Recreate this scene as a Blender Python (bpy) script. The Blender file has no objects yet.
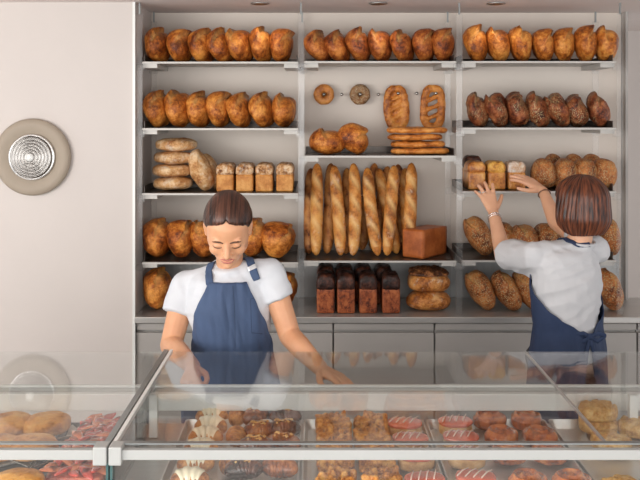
import bpy, bmesh, math, random
import numpy as np
from mathutils import Vector, Matrix, Euler, noise
from mathutils.bvhtree import BVHTree

random.seed(7)
PI = math.pi
S = bpy.context.scene
COL = S.collection
CAMZ = 1.89; F = 889.0; VX = 316.0; VY = 115.0

def P(px, py, Y):
    return Vector(((px-VX)/F*Y, Y, CAMZ-(py-VY)/F*Y))
def XZ(px, Y): return (px-VX)/F*Y
def ZZ(py, Y): return CAMZ-(py-VY)/F*Y
def T(px, py, z):
    Y = (CAMZ-z)*F/(py-VY)
    return Vector(((px-VX)/F*Y, Y, z))

# ------------------------------------------------------------------ materials
def nodes(name):
    m = bpy.data.materials.new(name); m.use_nodes = True
    nt = m.node_tree
    for n in list(nt.nodes): nt.nodes.remove(n)
    out = nt.nodes.new('ShaderNodeOutputMaterial')
    return m, nt, out
def N(nt, t, **kw):
    n = nt.nodes.new(t)
    for k, v in kw.items():
        if k in n.inputs: n.inputs[k].default_value = v
        else: setattr(n, k, v)
    return n
def L(nt, a, b): nt.links.new(a, b)
def c4(c): return (c[0], c[1], c[2], 1)
def ramp(nt, fac, stops):
    r = nt.nodes.new('ShaderNodeValToRGB')
    e = r.color_ramp.elements
    while len(e) > 1: e.remove(e[-1])
    e[0].position = stops[0][0]; e[0].color = c4(stops[0][1])
    for p, c in stops[1:]:
        k = e.new(p); k.color = c4(c)
    L(nt, fac, r.inputs[0]); return r
def mixc(nt, fac, a, b):
    m = nt.nodes.new('ShaderNodeMix'); m.data_type = 'RGBA'
    for src, idx in ((fac, 0), (a, 6), (b, 7)):
        if isinstance(src, (int, float)): m.inputs[idx].default_value = src
        elif isinstance(src, tuple): m.inputs[idx].default_value = c4(src)
        else: L(nt, src, m.inputs[idx])
    return m.outputs[2]
def coords(nt, scale=(1,1,1), rnd=True):
    tc = nt.nodes.new('ShaderNodeTexCoord')
    mp = nt.nodes.new('ShaderNodeMapping'); mp.inputs['Scale'].default_value = scale
    L(nt, tc.outputs['Object'], mp.inputs['Vector'])
    if rnd:
        oi = nt.nodes.new('ShaderNodeObjectInfo')
        mu = N(nt, 'ShaderNodeMath', operation='MULTIPLY'); mu.inputs[1].default_value = 37
        L(nt, oi.outputs['Random'], mu.inputs[0])
        L(nt, mu.outputs[0], mp.inputs['Location'])
    return mp.outputs['Vector']
def noise_n(nt, vec, scale, detail=4, rough=.55):
    n = N(nt, 'ShaderNodeTexNoise'); n.inputs['Scale'].default_value = scale
    n.inputs['Detail'].default_value = detail; n.inputs['Roughness'].default_value = rough
    L(nt, vec, n.inputs['Vector']); return n.outputs['Fac']
def bump(nt, h, strength, dist=.002):
    b = nt.nodes.new('ShaderNodeBump'); b.inputs['Strength'].default_value = strength
    b.inputs['Distance'].default_value = dist; L(nt, h, b.inputs['Height']); return b.outputs['Normal']

def plain(name, col, rough=.5, metal=0, var=.08, scale=8, bs=.0, bscale=200, stretch=(1,1,1), spec=.5, coat=0, bdist=.001):
    m, nt, out = nodes(name)
    b = N(nt, 'ShaderNodeBsdfPrincipled')
    v = coords(nt, stretch, False)
    f = noise_n(nt, v, scale, 5)
    lo = tuple(c*(1-var) for c in col); hi = tuple(min(1, c*(1+var)) for c in col)
    L(nt, ramp(nt, f, [(.3, lo), (.7, hi)]).outputs[0], b.inputs['Base Color'])
    b.inputs['Roughness'].default_value = rough; b.inputs['Metallic'].default_value = metal
    b.inputs['Specular IOR Level'].default_value = spec
    b.inputs['Coat Weight'].default_value = coat
    if bs: L(nt, bump(nt, noise_n(nt, v, bscale, 3), bs, bdist), b.inputs['Normal'])
    L(nt, b.outputs[0], out.inputs[0]); return m

def crust(name, dark, mid, light, scale=14, flour=0, seeds=0, gloss=.42, score=(.80,.46,.16), bs=.5, bscale=90, coat=0, seedcol=(.72,.55,.28), lo=.35, hi=.66, spec=.3, seedscale=130, blister=.35):
    m, nt, out = nodes(name)
    b = N(nt, 'ShaderNodeBsdfPrincipled')
    v = coords(nt)
    f = noise_n(nt, v, scale, 6, .62)
    fg = noise_n(nt, v, scale*4.5, 5, .75)
    mg = N(nt, 'ShaderNodeMath', operation='MULTIPLY_ADD'); mg.inputs[1].default_value = .6; mg.inputs[2].default_value = -.30
    L(nt, fg, mg.inputs[0])
    ad = N(nt, 'ShaderNodeMath', operation='ADD'); L(nt, f, ad.inputs[0]); L(nt, mg.outputs[0], ad.inputs[1])
    c = ramp(nt, ad.outputs[0], [(lo, dark), ((lo+hi)/2-.02, mid), (hi, light)]).outputs[0]
    f2 = noise_n(nt, v, bscale, 4, .6)
    sp = ramp(nt, f2, [(.56, (0,0,0)), (.70, (1,1,1))]).outputs[0]
    mm = N(nt, 'ShaderNodeMath', operation='MULTIPLY'); mm.inputs[1].default_value = blister
    L(nt, sp, mm.inputs[0])
    c = mixc(nt, mm.outputs[0], c, tuple(x*.45 for x in mid))
    at = N(nt, 'ShaderNodeAttribute', attribute_name='score')
    c = mixc(nt, at.outputs['Fac'], c, score)
    if flour:
        f3 = noise_n(nt, v, scale*1.7, 5, .7)
        fr = ramp(nt, f3, [(.62-.3*flour, (0,0,0)), (.80-.2*flour, (.85,.85,.85))]).outputs[0]
        c = mixc(nt, fr, c, (.82,.72,.58))
    if seeds:
        vo = N(nt, 'ShaderNodeTexVoronoi'); vo.inputs['Scale'].default_value = seedscale
        L(nt, v, vo.inputs['Vector'])
        sr = ramp(nt, vo.outputs['Distance'], [(.28, (1,1,1)), (.42, (0,0,0))]).outputs[0]
        f4 = noise_n(nt, v, 9, 2)
        gate = ramp(nt, f4, [(.5-.35*seeds, (0,0,0)), (.6-.3*seeds, (1,1,1))]).outputs[0]
        mu = N(nt, 'ShaderNodeMath', operation='MULTIPLY'); L(nt, sr, mu.inputs[0]); L(nt, gate, mu.inputs[1])
        sc = mixc(nt, vo.outputs['Color'], seedcol, tuple(x*.35 for x in seedcol))
        c = mixc(nt, mu.outputs[0], c, sc)
    L(nt, c, b.inputs['Base Color'])
    b.inputs['Roughness'].default_value = gloss; b.inputs['Specular IOR Level'].default_value = spec
    b.inputs['Coat Weight'].default_value = coat; b.inputs['Coat Roughness'].default_value = .12
    L(nt, bump(nt, f2, bs, .007), b.inputs['Normal'])
    L(nt, b.outputs[0], out.inputs[0]); return m

def pane(name, tint=(.96,.975,.97), milky=.02, rough=.02, f0=.04):
    m, nt, out = nodes(name)
    tr = N(nt, 'ShaderNodeBsdfTransparent'); tr.inputs[0].default_value = c4(tint)
    gl = N(nt, 'ShaderNodeBsdfGlossy'); gl.inputs['Roughness'].default_value = rough
    df = N(nt, 'ShaderNodeBsdfDiffuse'); df.inputs[0].default_value = (.85,.86,.85,1)
    lw = N(nt, 'ShaderNodeLayerWeight'); lw.inputs['Blend'].default_value = .5
    pw = N(nt, 'ShaderNodeMath', operation='POWER'); pw.inputs[1].default_value = 5.8
    L(nt, lw.outputs['Facing'], pw.inputs[0])
    ml = N(nt, 'ShaderNodeMath', operation='MULTIPLY_ADD'); ml.inputs[1].default_value = 1-f0; ml.inputs[2].default_value = f0
    L(nt, pw.outputs[0], ml.inputs[0])
    m1 = N(nt, 'ShaderNodeMixShader'); m1.inputs[0].default_value = milky
    L(nt, tr.outputs[0], m1.inputs[1]); L(nt, df.outputs[0], m1.inputs[2])
    m2 = N(nt, 'ShaderNodeMixShader'); L(nt, ml.outputs[0], m2.inputs[0])
    L(nt, m1.outputs[0], m2.inputs[1]); L(nt, gl.outputs[0], m2.inputs[2])
    L(nt, m2.outputs[0], out.inputs[0]); return m

def emis(name, col, s):
    m, nt, out = nodes(name)
    e = N(nt, 'ShaderNodeEmission'); e.inputs[0].default_value = c4(col); e.inputs[1].default_value = s
    L(nt, e.outputs[0], out.inputs[0]); return m

def hairmat(name, dark, light, stretch, scale=60):
    m, nt, out = nodes(name)
    b = N(nt, 'ShaderNodeBsdfPrincipled')
    at = N(nt, 'ShaderNodeAttribute', attribute_name='strand')
    mp = N(nt, 'ShaderNodeMapping'); mp.inputs['Scale'].default_value = stretch
    L(nt, at.outputs['Vector'], mp.inputs['Vector'])
    f = noise_n(nt, mp.outputs[0], scale, 4, .6)
    L(nt, ramp(nt, f, [(.38, dark), (.52, tuple((a+b_)/2 for a, b_ in zip(dark, light))), (.64, light)]).outputs[0], b.inputs['Base Color'])
    b.inputs['Roughness'].default_value = .36; b.inputs['Specular IOR Level'].default_value = .4
    L(nt, bump(nt, f, .7, .003), b.inputs['Normal'])
    L(nt, b.outputs[0], out.inputs[0]); return m

def skinmat(name, col, col2):
    m, nt, out = nodes(name)
    b = N(nt, 'ShaderNodeBsdfPrincipled'); v = coords(nt, (1,1,1), False)
    f = noise_n(nt, v, 14, 3)
    L(nt, ramp(nt, f, [(.3, col), (.75, col2)]).outputs[0], b.inputs['Base Color'])
    b.inputs['Roughness'].default_value = .48; b.inputs['Subsurface Weight'].default_value = .12
    b.inputs['Subsurface Radius'].default_value = (.01, .004, .002)
    b.inputs['Subsurface Scale'].default_value = .6
    L(nt, b.outputs[0], out.inputs[0]); return m

M = {}
M['wall'] = plain('plaster_wall', (.640,.590,.560), .85, var=.02, scale=2, bs=.15, bscale=60, bdist=.003)
M['backwall'] = plain('backing_panel', (.70,.635,.57), .6, var=.05, scale=1.5, bs=.1, bscale=25, bdist=.004)
M['ceil'] = plain('ceiling_paint', (.78,.70,.665), .9, var=.02)
M['floor'] = plain('floor_concrete', (.50,.47,.44), .5, var=.1)
M['steel'] = plain('brushed_steel', (.50,.50,.49), .32, 1, var=.06, scale=6, stretch=(1,40,40), bs=.0)
M['steel2'] = plain('steel_panel', (.40,.41,.41), .45, .6, var=.06, scale=2, stretch=(30,1,1))
M['worktop'] = plain('worktop_steel', (.55,.54,.52), .35, .6, var=.05, scale=4, stretch=(1,20,20))
M['cab'] = plain('cabinet_grey', (.43,.41,.39), .5, .05, var=.05, scale=2)
M['darktray'] = plain('dark_tray', (.10,.085,.075), .30, .6, var=.2, scale=20)
M['shelf'] = plain('shelf_metal', (.52,.50,.47), .5, .4, var=.05, scale=5, stretch=(1,20,20))
M['acrylic'] = pane('clear_acrylic', (.985,.985,.985), .03, .18, .03)
M['glass'] = pane('clear_glass', (.965,.975,.97), .018)
M['gedge'] = plain('green_glass_edge', (.04,.10,.10), .15, 0, var=.2, scale=20, spec=.8)
M['white'] = plain('white_aluminium', (.78,.79,.77), .4, .1, var=.02)
M['rail'] = plain('rail_aluminium', (.40,.41,.40), .4, .1, var=.02)
M['greyal'] = plain('grey_aluminium', (.30,.32,.32), .3, .7, var=.04)
M['railtop'] = plain('satin_aluminium', (.55,.56,.55), .3, .7, var=.04)
M['traymetal'] = plain('aluminium_tray', (.66,.65,.63), .32, .75, var=.05, scale=10)
M['slate'] = plain('slate_grey', (.075,.085,.09), .5, 0, var=.35, scale=30, bs=.4, bscale=80)
M['parch'] = plain('parchment', (.75,.70,.64), .6, var=.04, bs=.3, bscale=30)
M['beige'] = plain('lamp_plate_beige', (.36,.30,.235), .6, var=.03)
M['lens'] = plain('ribbed_lens', (.30,.29,.28), .12, .95, var=.1)
M['dark'] = plain('dark_gap', (.02,.02,.02), .6)
M['peg'] = plain('peg_steel', (.7,.7,.68), .2, 1)
M['twig'] = plain('wooden_peg', (.25,.10,.04), .6)
M['glow'] = emis('downlight_glow', (1,.93,.84), 6)
M['shirt'] = plain('tshirt_cotton', (.63,.655,.695), .85, var=.03, scale=6, bs=.25, bscale=40, bdist=.004)
M['shirt2'] = plain('tshirt_cotton_grey', (.60,.605,.625), .85, var=.03, scale=6, bs=.25, bscale=40, bdist=.004)
M['apron'] = plain('apron_denim', (.050,.085,.170), .75, var=.12, scale=12, bs=.3, bscale=45, bdist=.004)
M['apron2'] = plain('apron_navy', (.018,.036,.092), .75, var=.12, scale=12, bs=.3, bscale=45, bdist=.004)
M['stitch'] = plain('apron_stitch', (.03,.05,.10), .8)
M['buckle'] = plain('strap_buckle', (.75,.77,.8), .3, .3)
M['trouser'] = plain('trousers_black', (.03,.03,.035), .8)
M['skin'] = skinmat('skin', (.66,.325,.175), (.74,.40,.235))
M['skin2'] = skinmat('skin_two', (.72,.385,.235), (.78,.45,.29))
M['lip'] = plain('lips', (.50,.17,.13), .4)
M['brow'] = plain('brow_hair', (.10,.045,.025), .7)
M['lash'] = plain('lash', (.03,.015,.01), .6)
M['eye'] = plain('eye_white', (.7,.68,.65), .2)
M['hair1'] = hairmat('hair_brown', (.016,.007,.005), (.13,.05,.030), (1,.05,.3), 90)
M['hair2'] = hairmat('hair_auburn', (.018,.006,.005), (.21,.062,.026), (1,.05,1), 70)
M['silver'] = plain('silver', (.8,.8,.8), .2, 1)
M['beads'] = plain('brown_beads', (.16,.07,.04), .4)

M['c_gold'] = crust('crust_golden', (.12,.026,.007), (.43,.115,.018), (.80,.32,.062), 14)
M['c_orange'] = crust('crust_orange', (.16,.040,.010), (.50,.145,.022), (.84,.37,.080), 14)
M['c_brown'] = crust('crust_brown', (.09,.020,.008), (.36,.088,.019), (.66,.24,.052), 14)
M['c_dark'] = crust('crust_dark_seeded', (.05,.014,.008), (.21,.052,.020), (.44,.15,.055), 22, seeds=.15, score=(.6,.4,.2), seedscale=170)
M['c_seed'] = crust('crust_seeded', (.13,.036,.014), (.38,.115,.030), (.60,.24,.070), 18, seeds=.8, gloss=.5, seedscale=150)
M['c_floury'] = crust('crust_floury', (.34,.13,.04), (.62,.33,.13), (.84,.62,.38), 13, flour=.32, gloss=.65)
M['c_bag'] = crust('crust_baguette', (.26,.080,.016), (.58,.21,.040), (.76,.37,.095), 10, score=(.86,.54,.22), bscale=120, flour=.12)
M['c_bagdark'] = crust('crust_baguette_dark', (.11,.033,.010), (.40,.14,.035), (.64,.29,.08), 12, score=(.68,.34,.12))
M['c_tin'] = crust('tin_side', (.44,.16,.035), (.60,.25,.06), (.74,.37,.11), 14, blister=.15)
M['c_tintop'] = crust('tin_top_floury', (.12,.04,.015), (.52,.25,.09), (.82,.62,.40), 30, flour=.4, gloss=.6)
M['c_pull'] = crust('pullman_crust', (.34,.085,.020), (.48,.135,.034), (.58,.19,.052), 5, bs=.12, gloss=.38, blister=.1)
M['c_cake'] = crust('fruit_loaf_side', (.09,.022,.012), (.32,.080,.028), (.48,.15,.05), 40)
M['c_caketop'] = crust('burnt_top', (.012,.006,.005), (.045,.016,.011), (.17,.055,.028), 22, gloss=.3)
M['c_boule'] = crust('boule_crust', (.24,.07,.016), (.56,.21,.05), (.78,.40,.13), 18, score=(.85,.6,.3), flour=.15)
M['c_bouletop'] = crust('boule_dark_top', (.025,.010,.006), (.13,.045,.018), (.42,.17,.06), 30)
M['c_flat'] = crust('flatbread_crust', (.26,.07,.015), (.60,.20,.035), (.80,.36,.09), 16, gloss=.35)
M['c_bagel'] = crust('bagel_crust', (.34,.11,.025), (.60,.23,.055), (.76,.36,.11), 16, gloss=.3)
M['c_sesame'] = crust('sesame_crust', (.11,.045,.018), (.25,.11,.04), (.40,.20,.08), 20, seeds=1, seedcol=(.80,.68,.44), seedscale=200)
M['c_brio'] = crust('brioche_crust', (.28,.08,.02), (.58,.22,.05), (.80,.42,.12), 14, gloss=.3, coat=.3)
M['sugar'] = crust('sugar_dust', (.58,.30,.14), (.70,.50,.36), (.84,.76,.70), 28, gloss=.7, flour=.5)
M['yellow'] = crust('custard_top', (.50,.20,.04), (.76,.38,.07), (.86,.56,.16), 28)
M['p_ice'] = plain('white_icing', (.84,.74,.54), .3, var=.06, scale=25, coat=.3)
M['p_cro'] = crust('croissant_crust', (.16,.045,.014), (.44,.16,.042), (.70,.34,.10), 30, gloss=.3, coat=.2)
M['p_choc'] = crust('chocolate_glaze', (.018,.007,.006), (.075,.020,.012), (.24,.070,.03), 20, gloss=.15, coat=.8)
M['p_choc2'] = crust('caramel_glaze', (.06,.016,.008), (.24,.060,.018), (.50,.17,.045), 24, gloss=.15, coat=.8)
M['p_nut'] = crust('nut_crumb', (.35,.15,.035), (.66,.36,.11), (.88,.66,.34), 60)
M['p_crumb'] = crust('crumble', (.20,.055,.012), (.58,.21,.04), (.84,.44,.12), 60, bs=1, bscale=140)
M['p_crumb2'] = crust('crumble_pale', (.44,.20,.055), (.70,.40,.13), (.86,.60,.28), 50, bs=1, bscale=140)
M['p_dough'] = crust('doughnut_dough', (.42,.20,.075), (.66,.37,.15), (.80,.52,.26), 20)
M['p_pink'] = plain('pink_glaze', (.66,.13,.07), .12, var=.22, scale=25, coat=.8)
M['p_cream'] = plain('cream_drizzle', (.86,.66,.56), .3)
M['p_car'] = crust('caramel_bun', (.20,.040,.010), (.50,.12,.026), (.70,.25,.065), 26, gloss=.15, coat=.9)
M['p_bun'] = crust('round_bun', (.40,.14,.03), (.70,.30,.07), (.84,.48,.16), 12, gloss=.4)
M['p_red'] = plain('red_fruit', (.60,.040,.018), .12, var=.35, scale=25, coat=.9)
M['p_red2'] = plain('orange_fruit', (.78,.20,.07), .12, var=.3, scale=25, coat=.9)
M['p_redbase'] = crust('tart_base', (.25,.03,.015), (.5,.07,.03), (.66,.16,.06), 20, gloss=.2, coat=.5)

# ------------------------------------------------------------------ object helpers
def link(name, me, mat=None, parent=None):
    o = bpy.data.objects.new(name, me); COL.objects.link(o)
    if mat is not None and me is not None and len(me.materials) == 0: me.materials.append(mat)
    if parent is not None: o.parent = parent
    return o
def tag(o, label=None, cat=None, group=None, kind=None):
    if label: o['label'] = label
    if cat: o['category'] = cat
    if group: o['group'] = group
    if kind: o['kind'] = kind
    return o
def empty(name, loc=(0,0,0), rz=0):
    o = bpy.data.objects.new(name, None); COL.objects.link(o); o.empty_display_size = .05
    o.location = loc; o.rotation_euler = (0,0,rz); return o
def bm_mesh(bm, name='m', smooth=False):
    me = bpy.data.meshes.new(name)
    bmesh.ops.recalc_face_normals(bm, faces=bm.faces)
    bm.to_mesh(me); bm.free()
    if smooth: me.polygons.foreach_set('use_smooth', [True]*len(me.polygons))
    return me
def add_box(bm, x0, x1, y0, y1, z0, z1, bev=0, seg=2):
    r = bmesh.ops.create_cube(bm, size=1)
    vs = r['verts']
    for v in vs:
        v.co = Vector((x0+(v.co.x+.5)*(x1-x0), y0+(v.co.y+.5)*(y1-y0), z0+(v.co.z+.5)*(z1-z0)))
    if bev:
        es = list({e for v in vs for e in v.link_edges})
        bmesh.ops.bevel(bm, geom=es, offset=bev, segments=seg, affect='EDGES', profile=.5)
def box(name, x0, x1, y0, y1, z0, z1, mat, parent=None, bev=0):
    bm = bmesh.new(); add_box(bm, x0, x1, y0, y1, z0, z1, bev)
    return link(name, bm_mesh(bm), mat, parent)
def struct(o): o['kind'] = 'structure'; return o

def sph(c, r, n=14, rot=None):
    """points of an ellipsoid"""
    if isinstance(r, (int, float)): r = (r, r, r)
    pts = []
    c = Vector(c)
    for i in range(n//2+1):
        th = PI*i/(n//2)
        k = 1 if i in (0, n//2) else n
        for j in range(k):
            ph = 2*PI*j/k
            v = Vector((r[0]*math.sin(th)*math.cos(ph), r[1]*math.sin(th)*math.sin(ph), r[2]*math.cos(th)))
            if rot is not None: v = rot @ v
            pts.append(c+v)
    return pts
def hull(bm, pts):
    b = bmesh.new()
    vs = [b.verts.new(p) for p in pts]
    r = bmesh.ops.convex_hull(b, input=vs)
    dead = [g for g in set(r['geom_interior']) | set(r['geom_unused']) if isinstance(g, bmesh.types.BMVert)]
    if dead: bmesh.ops.delete(b, geom=dead, context='VERTS')
    me = bpy.data.meshes.new('t'); b.to_mesh(me); b.free()
    bm.from_mesh(me); bpy.data.meshes.remove(me)
def chain(bm, pts, n=12):
    """pts: list of (center, radius)"""
    for (a, ra), (b, rb) in zip(pts[:-1], pts[1:]):
        hull(bm, sph(a, ra, n)+sph(b, rb, n))
def remesh(bm, voxel, smooth=4, factor=.5, disp=None):
    me = bm_mesh(bm)
    o = bpy.data.objects.new('tmp', me); COL.objects.link(o)
    m = o.modifiers.new('r', 'REMESH'); m.mode = 'VOXEL'; m.voxel_size = voxel; m.use_smooth_shade = True
    if smooth:
        s = o.modifiers.new('s', 'SMOOTH'); s.iterations = smooth; s.factor = factor
    dg = bpy.context.evaluated_depsgraph_get(); dg.update()
    out = bpy.data.meshes.new_from_object(o.evaluated_get(dg))
    bpy.data.objects.remove(o); bpy.data.meshes.remove(me)
    out.materials.clear()
    if disp:
        nn = [v.normal.copy() for v in out.vertices]
        for v, n in zip(out.vertices, nn): v.co += n*disp(v.co, n)
    out.polygons.foreach_set('use_smooth', [True]*len(out.polygons))
    return out
def set_score(me, vals):
    a = me.color_attributes.new('score', 'FLOAT_COLOR', 'POINT')
    arr = np.repeat(np.clip(np.array(vals, dtype=np.float32), 0, 1)[:, None], 4, 1)
    a.data.foreach_set('color', arr.ravel())
def blob(fn, sub=5):
    bm = bmesh.new(); bmesh.ops.create_icosphere(bm, subdivisions=sub, radius=1)
    vals = []
    for v in bm.verts:
        p, s = fn(v.co.normalized()); v.co = p; vals.append(s)
    me = bm_mesh(bm, smooth=True); set_score(me, vals)
    return me
def sp(a, e): return math.copysign(abs(a)**e, a)
def nz(p, s=0): return noise.noise(Vector(p)+Vector((s*3.7, s*1.3, s*7.1)))
def rbox(w, d, h, r, n=12, fn=None):
    bm = bmesh.new()
    bmesh.ops.create_cube(bm, size=2)
    bmesh.ops.subdivide_edges(bm, edges=bm.edges, cuts=n, use_grid_fill=True)
    for v in bm.verts:
        c = Vector((v.co.x*w/2, v.co.y*d/2, (v.co.z+1)*h/2))
        inner = Vector((max(-w/2+r, min(w/2-r, c.x)), max(-d/2+r, min(d/2-r, c.y)), max(r, min(h-r, c.z))))
        dv = c-inner
        if dv.length > 1e-6: c = inner+dv.normalized()*r
        if fn: c = fn(c)
        v.co = c
    return bm_mesh(bm, smooth=True)
def lathe(profile, seg=48, axis='Z'):
    bm = bmesh.new(); rings = []
    for r, z in profile:
        ring = []
        for k in range(seg):
            a = 2*PI*k/seg
            p = (r*math.cos(a), r*math.sin(a), z)
            if axis == 'Y': p = (p[0], -p[2], p[1])
            ring.append(bm.verts.new(p))
        rings.append(ring)
    for a, b in zip(rings[:-1], rings[1:]):
        for k in range(seg):
            bm.faces.new((a[k], a[(k+1) % seg], b[(k+1) % seg], b[k]))
    bm.faces.new(rings[0]); bm.faces.new(list(reversed(rings[-1])))
    bmesh.ops.remove_doubles(bm, verts=bm.verts, dist=1e-6)
    return bm_mesh(bm, smooth=True)
def sweep(pts, radii, seg=14, flat=1.0, up=Vector((0,0,1)), fn=None):
    bm = bmesh.new(); rings = []
    n = len(pts)
    for i, p in enumerate(pts):
        t = (pts[min(i+1, n-1)]-pts[max(i-1, 0)]).normalized()
        s = t.cross(up)
        if s.length < 1e-4: s = Vector((1,0,0))
        s.normalize(); u = s.cross(t).normalized()
        ring = []
        for k in range(seg):
            a = 2*PI*k/seg
            r = radii[i]
            if fn: r = fn(i/(n-1), a, r)
            ring.append(bm.verts.new(p+s*math.cos(a)*r+u*math.sin(a)*r*flat))
        rings.append(ring)
    for a, b in zip(rings[:-1], rings[1:]):
        for k in range(seg): bm.faces.new((a[k], a[(k+1) % seg], b[(k+1) % seg], b[k]))
    bm.faces.new(rings[0]); bm.faces.new(list(reversed(rings[-1])))
    return bm_mesh(bm, smooth=True)
_verts = {}
def vcache(me):
    if me.name not in _verts:
        a = np.empty(len(me.vertices)*3, dtype=np.float64); me.vertices.foreach_get('co', a)
        _verts[me.name] = a.reshape(-1, 3)
    return _verts[me.name]
def rest(o, x, y, z, rot=(0,0,0), scale=1):
    """stand object o with its lowest point at z and its bounding centre at x, y"""
    if isinstance(scale, (int, float)): scale = (scale,)*3
    e = Euler(rot)
    R = np.array((e.to_matrix() @ Matrix.Diagonal(Vector(scale))).to_3x3())
    pts = []
    for q in [o]+[c for c in o.children if c.data]:
        if q.data: pts.append(vcache(q.data) @ R.T)
    a = np.vstack(pts); mn, mx = a.min(0), a.max(0)
    o.rotation_euler = rot; o.scale = scale
    o.location = (x-(mn[0]+mx[0])/2, y-(mn[1]+mx[1])/2, z-mn[2])
    return o
def copy_tree(o, parent=None):
    c = o.copy(); COL.objects.link(c)
    if parent is not None: c.parent = parent
    for ch in list(o.children): copy_tree(ch, c)
    return c
ORD = ['first','second','third','fourth','fifth','sixth','seventh','eighth','ninth','tenth','eleventh','twelfth','thirteenth','fourteenth']

# ------------------------------------------------------------------ room
CEIL = 2.425
struct(box('floor', -4, 4.5, -1.2, 6.4, -.05, 0, M['floor']))
struct(box('ceiling', -4, 4.5, -1.2, 6.4, CEIL, CEIL+.08, M['ceil']))
struct(box('wall_left', -4, -.862, 4.22, 4.72, 0, CEIL, M['wall']))
struct(box('wall_back', -.862, 1.60, 4.66, 4.72, 0, CEIL, M['backwall']))
struct(box('wall_right', 1.3, 4.5, 5.66, 5.75, 0, CEIL, M['wall']))
struct(box('trim_1', -.868, -.856, 4.205, 4.222, 0, CEIL, M['white']))
struct(box('trim_2', 1.602, 1.615, 4.60, 4.72, 0, CEIL, M['cab']))

# ------------------------------------------------------------------ lamp on the wall
lamp = empty('wall_lamp', (XZ(33, 4.21), 4.22, ZZ(157, 4.21)))
tag(lamp, 'round beige wall lamp with ribbed glass lens on the pale left wall', 'lamp')
link('backplate', lathe([(.0,0),(.165,0),(.180,.006),(.182,.020),(.172,.034),(.150,.036),(.118,.026),(.105,.018),(0,.018)], 96, 'Y'), M['beige'], lamp)
prof = [(0.0,.03)]
prof = []
for i in range(0, 61):
    r = .104*(1-i/60)
    z = .030+.022*math.sqrt(max(0, 1-(r/.11)**2))+.0040*math.sin(r/.104*2*PI*7)
    prof.append((max(r, 1e-5), z))
link('lens', lathe([(.104,.016)]+prof, 96, 'Y'), M['lens'], lamp)
link('lens_rim', lathe([(.100,.016),(.108,.018),(.110,.030),(.106,.036),(.101,.034)], 96, 'Y'), M['silver'], lamp)
link('centre_cap', lathe([(.018,.045),(.020,.058),(.016,.064),(0.0001,.066)], 32, 'Y'), M['white'], lamp)

for i, px in enumerate((260, 378, 496)):
    Y = 4.24
    d = empty('ceiling_downlight', (XZ(px, Y), Y, CEIL))
    tag(d, ['round recessed ceiling downlight above the left bread shelves', 'round recessed ceiling downlight above the middle bread shelves', 'round recessed ceiling downlight above the right bread shelves'][i], 'ceiling light', 'recessed downlights in the ceiling')
    link('rim', lathe([(.030,-.001),(.044,-.001),(.046,-.006),(.036,-.008),(.030,-.004)], 40), M['steel'], d)
    link('diffuser', lathe([(.0001,-.002),(.031,-.002),(.031,-.003),(.0001,-.003)], 40), M['glow'], d)

# ------------------------------------------------------------------ back counter
x0, x1 = -.862, 1.9
wt = box('worktop', x0+.003, x1, 4.20, 4.655, .905, .935, M['worktop'], bev=.004)
tag(wt, 'long brushed steel worktop under the bread shelves', 'worktop')
edges = [132, 232, 333, 434, 535, 636, 737]
names = ['grey base cabinet beside the left wall, first under the worktop', 'grey base cabinet behind the woman looking down', 'grey base cabinet under the dark fruit loaves', 'grey base cabinet left of the woman at the shelves', 'grey base cabinet behind the woman reaching to shelves', 'grey base cabinet at the right end of the worktop']
for i in range(6):
    a = XZ(edges[i], 4.24)+.003; b = XZ(edges[i+1], 4.24)-.001
    a = max(a, x0+.006); b = min(b, x1)
    c = empty('base_cabinet', ((a+b)/2, 4.45, 0)); tag(c, names[i], 'cabinet', 'base cabinets under the worktop')
    w = (b-a)/2
    box('body', -w, w, -.20, .20, .06, .885, M['cab'], c)
    box('plinth', -w, w, -.16, .18, 0, .06, M['dark'], c)
    d = box('door', -w+.002, w-.002, -.225, -.202, .07, .855, M['cab'], c, bev=.002)
    box('finger_rail', -w+.002, w-.002, -.224, -.204, .868, .898, M['cab'], c, bev=.002)
sp_ = box('steel_splashback', -.855, 1.585, 4.648, 4.658, .937, 1.19, M['steel2'])
tag(sp_, 'grey steel splashback panel behind the breads standing on worktop', 'panel')

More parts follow.
